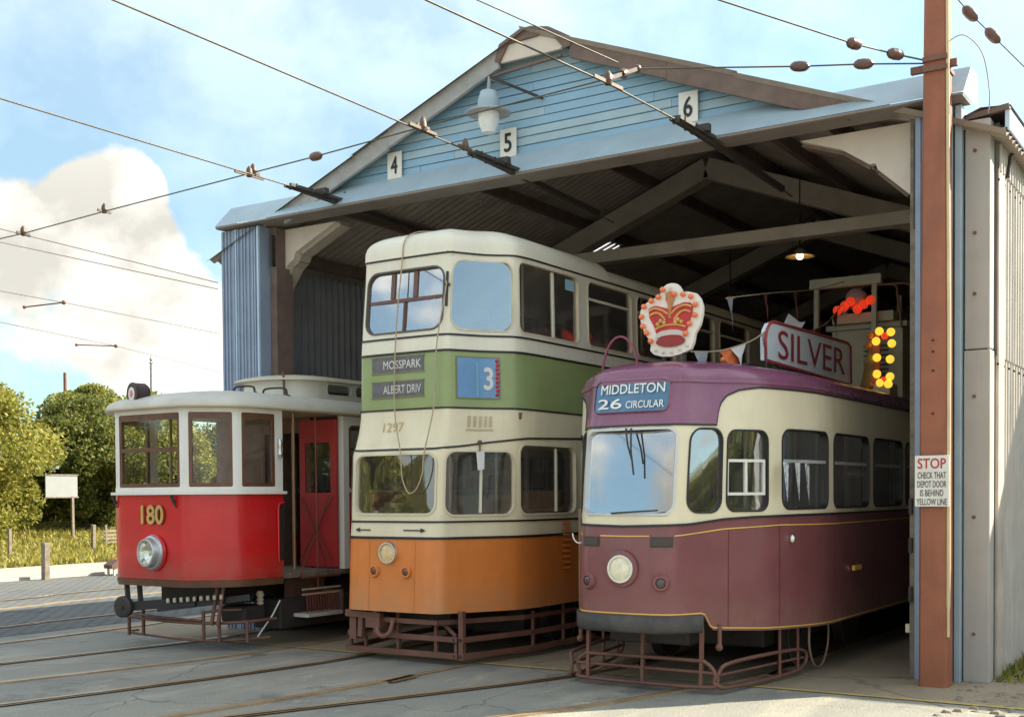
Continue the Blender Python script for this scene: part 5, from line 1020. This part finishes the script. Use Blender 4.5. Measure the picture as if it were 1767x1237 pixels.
# ------------------------------------------------------------------ pole and STOP notice
pp = thing('traction_pole', 'tall brown painted square steel pole beside the shed doorway', 'pole', (-2.598, 11.07, 0))
b = MB(); x0, x1 = -2.722, -2.476; K = [(0, x0, x1), (3, x0+.004, x1-.004), (9, x0+.055, x1-.03)]; vs = []
for (z_, a, c) in K:
    d = (c-a)/2; m_ = (a+c)/2; ch_ = .018
    vs += [(m_-d+ch_, 11.07-d, z_), (m_+d-ch_, 11.07-d, z_), (m_+d, 11.07-d+ch_, z_), (m_+d, 11.07+d-ch_, z_), (m_+d-ch_, 11.07+d, z_), (m_-d+ch_, 11.07+d, z_), (m_-d, 11.07+d-ch_, z_), (m_-d, 11.07-d+ch_, z_)]
b.add(vs, [(k*8+i, k*8+(i+1) % 8, (k+1)*8+(i+1) % 8, (k+1)*8+i) for k in range(2) for i in range(8)]); b.build('shaft', STEELP, pp)
b = MB(); b.tube([(-2.468, 10.97, .46), (-2.468, 10.97, .70), (-2.468, 10.97, .74), (-2.468, 10.97, 3), (-2.485, 10.97, 5.5), (-2.505, 10.98, 9)], .016, 8, rad=[.013, .013, .018, .016, .016, .016]); b.build('conduit', mat('conduit_cream', (.62, .50, .30), .5), pp)
b = MB()
for z_ in (5.47, 5.56): b.box(-2.695, -2.478, 10.94, 11.2, z_, z_+.04)
b.bar((-2.82, 11.05, 5.53), (-2.69, 11.05, 5.53), .05, .06); b.bar((-2.48, 11.05, 5.54), (-2.42, 11.05, 5.54), .05, .06); b.build('clamp_band', RUST, pp)
b = MB(); b.tube(catm([(-2.48, 11.0, 5.72), (-2.36, 11.05, 5.76), (-2.24, 11.2, 5.62), (-2.2, 11.3, 5.3), (-2.23, 11.4, 5.15)], 6), .006, 5); b.build('bond_wire', GREYB, pp)
for z_ in (2.45, 3.0, 3.1, 2.83):
    b = MB(); b.sphere((-2.60, 10.948, z_), .012, 6); b.build('bolt_head', IRON, pp)
st = thing('stop_notice', 'white notice lettered STOP CHECK THAT DEPOT DOOR fixed to the brown pole', 'sign', (-2.6, 10.93, 1.63))
b = MB(); b.box(-2.748, -2.452, 10.915, 10.93, 1.622, 2.076); b.build('plate', SIGNW, st, .003)
b = MB(); put_text(b, 'STOP', .245, .092, lambda x, y: (-2.600+x, 10.912, 2.005+y), 0, .015); b.build('heading', SIGNRED, st)
b = MB()
for i, (t, w) in enumerate((('CHECK THAT', .245), ('DEPOT DOOR', .25), ('IS BEHIND', .20), ('YELLOW LINE', .262))): put_text(b, t, w, .058, lambda x, y: (-2.600+x, 10.912, 1.900-i*.0785+y), 0, .006)
b.build('lettering', DARKTXT, st)

# ------------------------------------------------------------------ overhead wires
def wire(name, label, cat, pts, r=.0085, ins=(), group=None, sag=0., mat_=None, gadgets=()):
    o = thing(name, label, cat, pts[0], group); P3 = [Vector(p) for p in pts]; L_ = []
    for p, q in zip(P3, P3[1:]):
        K = 8 if sag else 1
        for k in range(K): t = k/K; L_.append(p.lerp(q, t)-Vector((0, 0, sag*4*t*(1-t))))
    L_.append(P3[-1]); b = MB(); b.tube(L_, r, 6); b.build('wire', mat_ or WIRE, o)
    for p, d in ins:
        p = Vector(p); d = Vector(d).normalized(); b = MB(); b.lathe([(.012, -.09), (.03, -.075), (.045, -.05), (.05, 0), (.045, .05), (.03, .075), (.012, .09)], p, d, 12); b.build('insulator', INSUL, o)
    return o
EARM = mat('ear_bronze', (.10, .062, .035), .5, var=.2)
def ear(o, p, d, l=.22):
    p = Vector(p); d = Vector(d).normalized(); b = MB(); b.bar(p-d*l, p+d*l, .022, .03); b.lathe([(.03, -.02), (.04, .02), (.03, .07), (.012, .10)], p, (0, 0, 1), 10); b.build('wire_ear', EARM, o)
def frog(o, p, d):
    """twin runner tray that leads the trolley through the doorway"""
    p = Vector(p); d = Vector(d).normalized(); a = d.cross(Vector((0, 0, 1))).normalized()*.05; b = MB()
    for s in (-1, 1): b.bar(p-d*.55+a*s, p+d*.45+a*s, .02, .035)
    b.bar(p-d*.5, p+d*2.2-Vector((0, 0, .10)), .05, .06); b.box(p.x-.10, p.x+.10, p.y-.02, p.y+.05, p.z, p.z+.07)
    for t in (-.45, -.2, .1): b.bar(p+d*t-a*1.4, p+d*t+a*1.4, .02, .05)
    b.tube([p+d*.45, p+d*.45+Vector((0, 0, .12))], .02, 6); b.build('wire_tray', mat('tray_iron', (.05, .042, .036), .6, bump=.2), o)
w1 = wire('trolley_wire', 'trolley wire entering the shed over the red tram', 'wire', [(-10.4, -4, 5.42), (-9.83, 6.67, 5.396), (-9.75, 11.0, 5.38), (-9.70, 13.5, 5.22)]); frog(w1, (-9.76, 10.9, 5.39), (.02, 1, 0)); ear(w1, (-9.855, 9.82, 5.40), (.02, 1, 0))
w2 = wire('trolley_wire', 'trolley wire entering the shed above the double-deck tram', 'wire', [(-7.3, -4, 5.36), (-7.12, 5.757, 5.35), (-7.15, 11.0, 5.34), (-7.14, 13.5, 5.2)]); frog(w2, (-7.15, 10.9, 5.345), (0, 1, 0)); ear(w2, (-7.125, 9.47, 5.36), (0, 1, 0)); ear(w2, (-7.13, 10.2, 5.35), (0, 1, 0), .12)
w3 = wire('trolley_wire', 'trolley wire entering the shed above the purple tram', 'wire', [(-5.9, -4, 5.32), (-5.17, 6.917, 5.30), (-4.91, 9.19, 5.30), (-4.80, 11.1, 5.29), (-4.8, 13.5, 5.2)]); frog(w3, (-4.81, 10.9, 5.295), (.02, 1, 0)); ear(w3, (-4.91, 9.19, 5.31), (.1, 1, 0))
w4 = wire('pull_off_wire', 'thin wire rising from the span wire past the gable apex', 'wire', [(-5.45, 10.4, 5.95), (-6.3, 6.0, 6.05), (-7.5, -3, 6.2)], .007)
def on_y(y, px, py):     # point in the vertical plane y seen at a photograph position
    d = (rt*((px-883.5)/2051.4)-up*((py-908.8)/2051.4)+fw); t = y/d.y; return Vector((0, 0, 1.75))+d*t
A = [on_y(11.05, 1604, 110), on_y(10.9, 1490, 111), on_y(10.8, 1380, 115), on_y(10.4, 1100, 119), on_y(9.6, 1050, 136), on_y(9.6, 730, 219), on_y(9.9, 545, 270), on_y(9.9, 437, 298), on_y(9.9, 180, 365), on_y(9.9, 40, 403), on_y(9.9, -300, 480)]
sp = wire('span_wire', 'long span wire with brown insulators running from the brown pole across the gable', 'wire', [tuple(p) for p in A], .0075, [(A[1], A[2]-A[1]), (A[2], A[3]-A[2]), (A[6], A[7]-A[6])])
b = MB(); b.bar(A[3], A[4], .025, .035); b.lathe([(.035, -.06), (.05, 0), (.035, .06)], (A[3]+A[4])/2, A[4]-A[3], 10); b.sphere(A[3], .04, 8); b.sphere(A[4], .05, 8); b.build('strain_link', EARM, sp)
for p in (A[5], A[7], A[8], A[9]): ear(sp, p, (0, 1, 0), .10)
C_ = [on_y(11.05, 1602, 106), on_y(10.6, 1545, 94), on_y(10.2, 1474, 76), on_y(8.6, 1240, 0), on_y(7.5, 1000, -90)]
wire('span_wire', 'wire with two brown insulators climbing from the brown pole over the shed roof', 'wire', [tuple(p) for p in C_], .0075, [(C_[1], C_[2]-C_[1]), (C_[2], C_[3]-C_[2])])
D_ = [on_y(11.5, 1640, -15), on_y(11.5, 1674, 24), on_y(11.6, 1713, 62), on_y(11.8, 1800, 148)]
wire('span_wire', 'wire with two brown insulators slanting down behind the brown pole top', 'wire', [tuple(p) for p in D_], .006, [(D_[1], D_[2]-D_[1]), (D_[2], D_[3]-D_[2])])
for i, (pa, pb, pc, y) in enumerate((((-200, 345), (40, 405), (376, 488), 16), ((-200, 378), (0, 418), (376, 499), 17), ((-200, 466), (110, 522), (380, 576), 21), ((-200, 515), (200, 597), (380, 642), 25))):
    pts = [on_y(y*.62, *pa), on_y(y*.8, *pb), on_y(y, *pc)]
    o = wire('trolley_wire', ['upper thin wire crossing the clouds west of the shed', 'thin wire just below the upper one across the clouds', 'distant wire with a long pull-off arm west of the shed', 'lowest distant wire with a short pull-off arm over the trees'][i], 'wire', [tuple(p) for p in pts], .008, group=None)
    p = pts[1]
    if i == 0: ear(o, p, pts[2]-pts[1], .12)
    if i >= 2:
        q = on_y(y*.78, pb[0]-68, pb[1]+(8 if i == 2 else -2)); b = MB(); b.tube([p, q], .016, 6); b.sphere(p, .05, 8); b.sphere(q, .04, 8); b.build('pull_off_arm', RUST, o)

# ------------------------------------------------------------------ lamps inside the shed
def pendant(p, rod, label, k=1.):
    o = thing('pendant_lamp', label, 'lamp', (p[0], p[1], p[2])); p = Vector(p)
    b = MB(); b.lathe([(a_*k, h_*k) for a_, h_ in ((.02, .12), (.05, .10), (.09, .05), (.20, .01), (.205, 0), (.18, .005))], p, (0, 0, 1), 22); b.build('shade', mat('enamel_shade', (.55, .42, .22), .4), o)
    b = MB(); b.sphere(p+Vector((0, 0, .01)), .05*k, 10); b.build('bulb', mat('lit_bulb', (1, .75, .35), .3, emit=2.0), o)
    b = MB(); b.tube([p+Vector((0, 0, .12)), p+Vector((0, 0, rod))], .01, 6); b.build('cord', IRON, o)
pendant((-5.58, 16.0, 5.0), 1.1, 'enamel pendant lamp hanging under the shed roof above the purple tram')
pendant((-8.25, 20.0, 5.22), .8, 'small far lit pendant lamp deep inside the shed', .5)

# ------------------------------------------------------------------ grass, fence posts, notice board, trees
rng = np.random.default_rng(7)
def leaf_object(name, cen, size, m_, parent, seed, aspect=1.6, droop=.3):
    """many small leaf quads as one mesh"""
    r = np.random.default_rng(seed); n = len(cen)
    a = r.normal(size=(n, 3)); a /= np.linalg.norm(a, axis=1)[:, None]; c = r.normal(size=(n, 3)); c -= (c*a).sum(1)[:, None]*a; c /= np.linalg.norm(c, axis=1)[:, None]
    s = (size*(.6+.8*r.random(n)))[:, None]; o = np.array(root_loc(parent)) if parent else np.zeros(3)
    v = np.stack([cen-a*s*aspect*.5, cen+c*s*.45, cen+a*s*aspect*.5, cen-c*s*.45], 1).reshape(-1, 3)-o
    me = bpy.data.meshes.new(name); me.vertices.add(4*n); me.vertices.foreach_set('co', v.ravel()); me.loops.add(4*n); me.loops.foreach_set('vertex_index', np.arange(4*n)); me.polygons.add(n); me.polygons.foreach_set('loop_start', np.arange(n)*4); me.polygons.foreach_set('loop_total', np.full(n, 4)); me.update(); me.validate()
    me.materials.append(m_); ob = bpy.data.objects.new(name, me); COL.objects.link(ob); ob.parent = parent; return ob
LM = [leaf_mat('leaf_yellow_green', (.11, .13, .022), (.27, .26, .05), (.48, .42, .10), .55), leaf_mat('leaf_mid_green', (.075, .10, .018), (.21, .22, .042), (.42, .37, .075), .55), leaf_mat('leaf_dark_green', (.045, .068, .016), (.13, .15, .034), (.29, .27, .06), .5)]
BARK = mat('bark', (.09, .065, .045), .9, var=.3, bump=.5, bscale=15)
def tree(name, label, x, y, z0, h, rad, nleaf, seed, lm, low=.15, group='trees behind the grass bank'):
    r = random.Random(seed); o = thing(name, label, 'tree', (x, y, z0), group); b = MB()
    tip = Vector((x+r.uniform(-.4, .4), y+r.uniform(-.4, .4), z0+h*.8)); base = Vector((x, y, z0-.2)); mid = base.lerp(tip, .5)+Vector((r.uniform(-.25, .25), r.uniform(-.25, .25), 0)); tr = h*.024
    b.tube(catm([base, mid, tip], 5), tr, 8, rad=[tr*(1-.085*i) for i in range(11)])
    cl_ = []
    for k in range(46):
        ph = r.uniform(0, 2*math.pi); zz = low+(1-low)*r.random()**.85; prof = math.sin(min(1, (zz-low*.6)/(1-low*.6)*1.02)*math.pi)**.55
        rr = rad*prof*r.uniform(.45, 1.05); cl_.append(Vector((x+math.cos(ph)*rr, y+math.sin(ph)*rr, z0+h*zz*.96)))
    for c in cl_[::3]:
        t = min(.9, max(.15, (c.z-z0)/h*.75)); p = base.lerp(tip, t); b.tube([p, p.lerp(c, .55)+Vector((0, 0, .1)), c], tr*.3, 5, rad=[tr*.42, tr*.25, tr*.08])
    b.build('trunk', BARK, o); nr = np.random.default_rng(seed); per = nleaf//len(cl_); cen = []
    for c in cl_:
        s = rad*r.uniform(.22, .40); d = nr.normal(size=(per, 3)); d /= np.linalg.norm(d, axis=1)[:, None]; d *= (nr.random(per)**.45)[:, None]
        cen.append(np.array(c)+d*np.array([s, s, s*.75]))
    leaf_object('crown', np.concatenate(cen), .085, lm, o, seed+1)
    return o
# (x, y, height, radius) from their place on the bank
tree('broadleaf_tree', 'large yellow-green bushy tree at the left beside the pale notice board', -33.5, 21.2, .75, 4.5, 2.8, 70000, 1, LM[0], .04)
tree('broadleaf_tree', 'round yellow-green tree crowding the large bushy one from behind', -38.5, 23.2, .9, 4.9, 3.0, 58000, 11, LM[0], .05)
tree('broadleaf_tree', 'dark green tree whose foliage hangs behind the pale notice board', -35.5, 27.2, .8, 4.3, 2.6, 62000, 2, LM[2], .03)
tree('broadleaf_tree', 'light green tree with ragged top between the dark trees and the red tram', -38.5, 29.8, .9, 5.0, 2.4, 54000, 3, LM[1], .05)
tree('broadleaf_tree', 'small thin-topped tree beside the red tram front window', -35.5, 30.2, .8, 4.6, 1.9, 54000, 4, LM[1], .04)
tree('broadleaf_tree', 'mid green tree seen through the red tram windows', -33.0, 36.0, .8, 3.5, 2.8, 54000, 5, LM[0], .03)
tree('broadleaf_tree', 'low bright green tree behind the red tram platform', -34.0, 43.0, .8, 4.0, 3.2, 50000, 6, LM[0], .05)
tree('broadleaf_tree', 'dark tree low behind the red tram cab', -40.0, 38.5, .9, 3.9, 3.2, 50000, 8, LM[2], .05)
# a row of trees across the yard behind the photographer (they show only in the tram windows)
src = [o for o in bpy.data.objects if o.name.startswith('broadleaf_tree') and o.parent is None]
for i, (x, y, sc) in enumerate(((-10, -32, .9), (-20, -34, .9), (-34, -27, 1.7), (-38, -24, 1.9), (-43, -22, 1.8), (-49, -18, 1.7), (-55, -12, 1.8), (27, 8, 1.3), (30, 14, 1.5), (32, 2, 1.4), (36, 20, 1.5))):
    s_ = src[i % len(src)]; c = s_.copy(); COL.objects.link(c); c.location = (x, y, 0); c.scale = (sc, sc, sc); c['label'] = 'tree in the row across the yard facing the depot' if y < 0 else 'tree standing east beyond the neighbouring shed'; c['group'] = 'trees across the yard' if y < 0 else 'trees east of the depot'
    for chd in s_.children: d = chd.copy(); COL.objects.link(d); d.parent = c
# grass blades
GR = leaf_mat('grass_blades', (.15, .145, .025), (.29, .26, .055), (.46, .39, .10), .35)
n = 60000; gx = -27-15*rng.random(n)**1.3; gy = 9+34*rng.random(n); hh = .06+.14*rng.random(n)*(1+.5*np.sin(gx*1.1)*np.sin(gy*.7))
gz = np.array([bank(a, c) for a, c in zip(gx, gy)]); th = rng.random(n)*6.283; w = .02+.03*rng.random(n); lx_ = rng.normal(size=n)*.08; ly_ = rng.normal(size=n)*.08
v = np.stack([np.stack([gx-np.cos(th)*w, gy-np.sin(th)*w, gz-.01], 1), np.stack([gx+np.cos(th)*w, gy+np.sin(th)*w, gz-.01], 1), np.stack([gx+lx_, gy+ly_, gz+hh], 1)], 1).reshape(-1, 3)
me = bpy.data.meshes.new('long_grass'); me.vertices.add(3*n); me.vertices.foreach_set('co', v.ravel()); me.loops.add(3*n); me.loops.foreach_set('vertex_index', np.arange(3*n)); me.polygons.add(n); me.polygons.foreach_set('loop_start', np.arange(n)*3); me.polygons.foreach_set('loop_total', np.full(n, 3)); me.update(); me.materials.append(GR)
go = bpy.data.objects.new('long_grass', me); COL.objects.link(go); tag(go, 'long yellow-green grass on the bank', 'grass', kind='stuff')
def fpost(x, y, h, label, w=.09):
    z_ = bank(x, y) if x < -27 else 0; b = MB(); b.bar((x, y, z_-.1), (x+.02, y, z_+h), w, w, 0); b.add([(x-w/2, y-w/2, z_+h), (x+w/2, y-w/2, z_+h), (x, y, z_+h+.03)], [(0, 1, 2)]); tag(b.build('fence_post', TIMBER, None, .008), label, 'post', 'weathered posts along the grass')
fpost(-22.35, 16.05, .80, 'dark weathered post standing at the edge of the gravel path', .13)
fpost(-30.0, 20.4, .75, 'short pale post on the grass below the yellow-green tree'); fpost(-30.5, 23.6, .80, 'short pale post on the grass below the notice board', .11)
hd = thing('timber_hurdle', 'low grey timber hurdle in the grass beside the red tram', 'fence', (-31.5, 26.5, bank(-31.5, 26.5)))
for i in range(4):
    b = MB(); zz = bank(-31.5, 26.5)+.12+i*.12; b.bar((-31.3, 24.6, zz), (-31.7, 29.2, zz), .03, .07); b.build('rail', TIMBER, hd)
for y in (24.7, 26.9, 29.1):
    b = MB(); x = -31.3-.4*(y-24.6)/4.6; b.bar((x, y, bank(x, y)-.1), (x, y, bank(x, y)+.65), .07, .07); b.build('post', TIMBER, hd)
nbd = thing('notice_board', 'blank pale grey notice board on one post before the dark trees', 'sign', (-33, 24.6, bank(-33, 24.6)))
b = MB(); b.box(-33.03, -32.99, 23.75, 24.95, 1.80, 2.50); b.build('board', mat('board_grey', (.25, .265, .26), .6, var=.06, dirt=.3, dirtcol=(.35, .34, .3)), nbd, .008)
b = MB(); b.bar((-33.0, 24.75, .5), (-33.0, 24.75, 1.82), .08, .08); b.build('post', TIMBER, nbd)
b = MB(); b.box(-33.0, -32.97, 23.72, 24.98, 2.49, 2.53); b.box(-33.0, -32.97, 23.72, 24.98, 1.77, 1.81); b.build('frame', TIMBER, nbd)
# trackside point box
tb = thing('point_lever_box', 'small red and brown box on short legs with a lever beside the path', 'box', (-22.2, 17.85, 0))
b = MB(); b.prism([(-.28, .16), (.28, .16), (.30, .30), (.22, .40), (-.10, .36), (-.30, .24)], lambda x, y, d: (-22.2+d, 17.85+x, y), -.14, .14); b.build('case', mat('box_brown', (.10, .05, .03), .6, var=.3), tb, .02)
b = MB(); b.prism([(-.02, .37), (.22, .41), (.27, .34), (.0, .30)], lambda x, y, d: (-22.2+d, 17.85+x, y), -.15, .15); b.build('red_lid', mat('lid_red', (.45, .06, .03), .5, var=.2), tb)
for x, y in ((-.1, -.2), (.1, -.2), (-.1, .2), (.1, .2)):
    b = MB(); b.bar((-22.2+x, 17.85+y, 0), (-22.2+x, 17.85+y, .2), .04, .04); b.build('leg', mat('leg_pale', (.5, .45, .38), .6), tb)
b = MB(); b.tube([(-22.2, 18.05, .36), (-22.2, 18.13, .60)], .02, 6); b.sphere((-22.2, 18.13, .62), .035, 8); b.build('lever', mat('lever_green', (.12, .2, .15), .5), tb)
# far poles
def far_pole(p, h, r, m_, label, fin=False):
    o = thing('distant_pole', label, 'pole', p); b = MB(); b.tube([p, (p[0], p[1], h)], r, 8, rad=[r*1.15, r*.75]); b.build('shaft', m_, o)
    if fin: b = MB(); b.lathe([(.05, 0), (.11, .05), (.05, .12), (.09, .22), (.03, .34), (.001, .5)], (p[0], p[1], h), (0, 0, 1), 10); b.build('finial', m_, o)
q = on_y(40, 112, 643); far_pole((q.x, q.y, 0), q.z, .11, RUST, 'brown pole rising behind the yellow-green trees')
q = on_y(38, 261, 628); far_pole((q.x, q.y, 0), q.z, .10, GREYB, 'slender pale pole with finial behind the red tram roof', True)
# weeds and stone chips at the foot of the side wall
r_ = random.Random(5); b = MB()
for i in range(150):
    x = r_.uniform(-2.25, -.8); y = r_.uniform(9.4, 12.6)
    if r_.random() < .25: x -= .15
    s = r_.uniform(.012, .045); a = r_.uniform(0, 3); pts = []
    for k in range(5): t = a+k*1.2566+r_.uniform(-.3, .3); pts.append((x+math.cos(t)*s*1.5, y+math.sin(t)*s, .002))
    top = [(x+(p[0]-x)*.6, y+(p[1]-y)*.6, s*r_.uniform(.3, .7)) for p in pts]; b.add(pts+top, [(k, (k+1) % 5, 5+(k+1) % 5, 5+k) for k in range(5)]+[(5, 6, 7, 8, 9)])
tag(b.build('stone_chips', mat('stone_chip', (.22, .19, .13), .85, var=.35, vscale=15)), 'loose stone chips on the ground beside the corrugated wall', 'stones', kind='stuff')
n = 900; gx = -2.18+.9*rng.random(n)**2.2; gy = 11.5+3.5*rng.random(n); hh = (.03+.15*rng.random(n)**2)*np.clip(1.2-(gx+2.18), .2, 1); th = rng.random(n)*6.283; w = .006+.012*rng.random(n); lx_ = rng.normal(size=n)*.05
v = np.stack([np.stack([gx-np.cos(th)*w, gy-np.sin(th)*w, 0*gx], 1), np.stack([gx+np.cos(th)*w, gy+np.sin(th)*w, 0*gx], 1), np.stack([gx+lx_, gy-lx_, hh], 1)], 1).reshape(-1, 3)
me = bpy.data.meshes.new('weeds'); me.from_pydata([tuple(p) for p in v], [], [(3*i, 3*i+1, 3*i+2) for i in range(n)]); me.materials.append(LM[1]); wo_ = bpy.data.objects.new('weeds', me); COL.objects.link(wo_); tag(wo_, 'green weeds along the foot of the corrugated wall', 'weeds', kind='stuff')
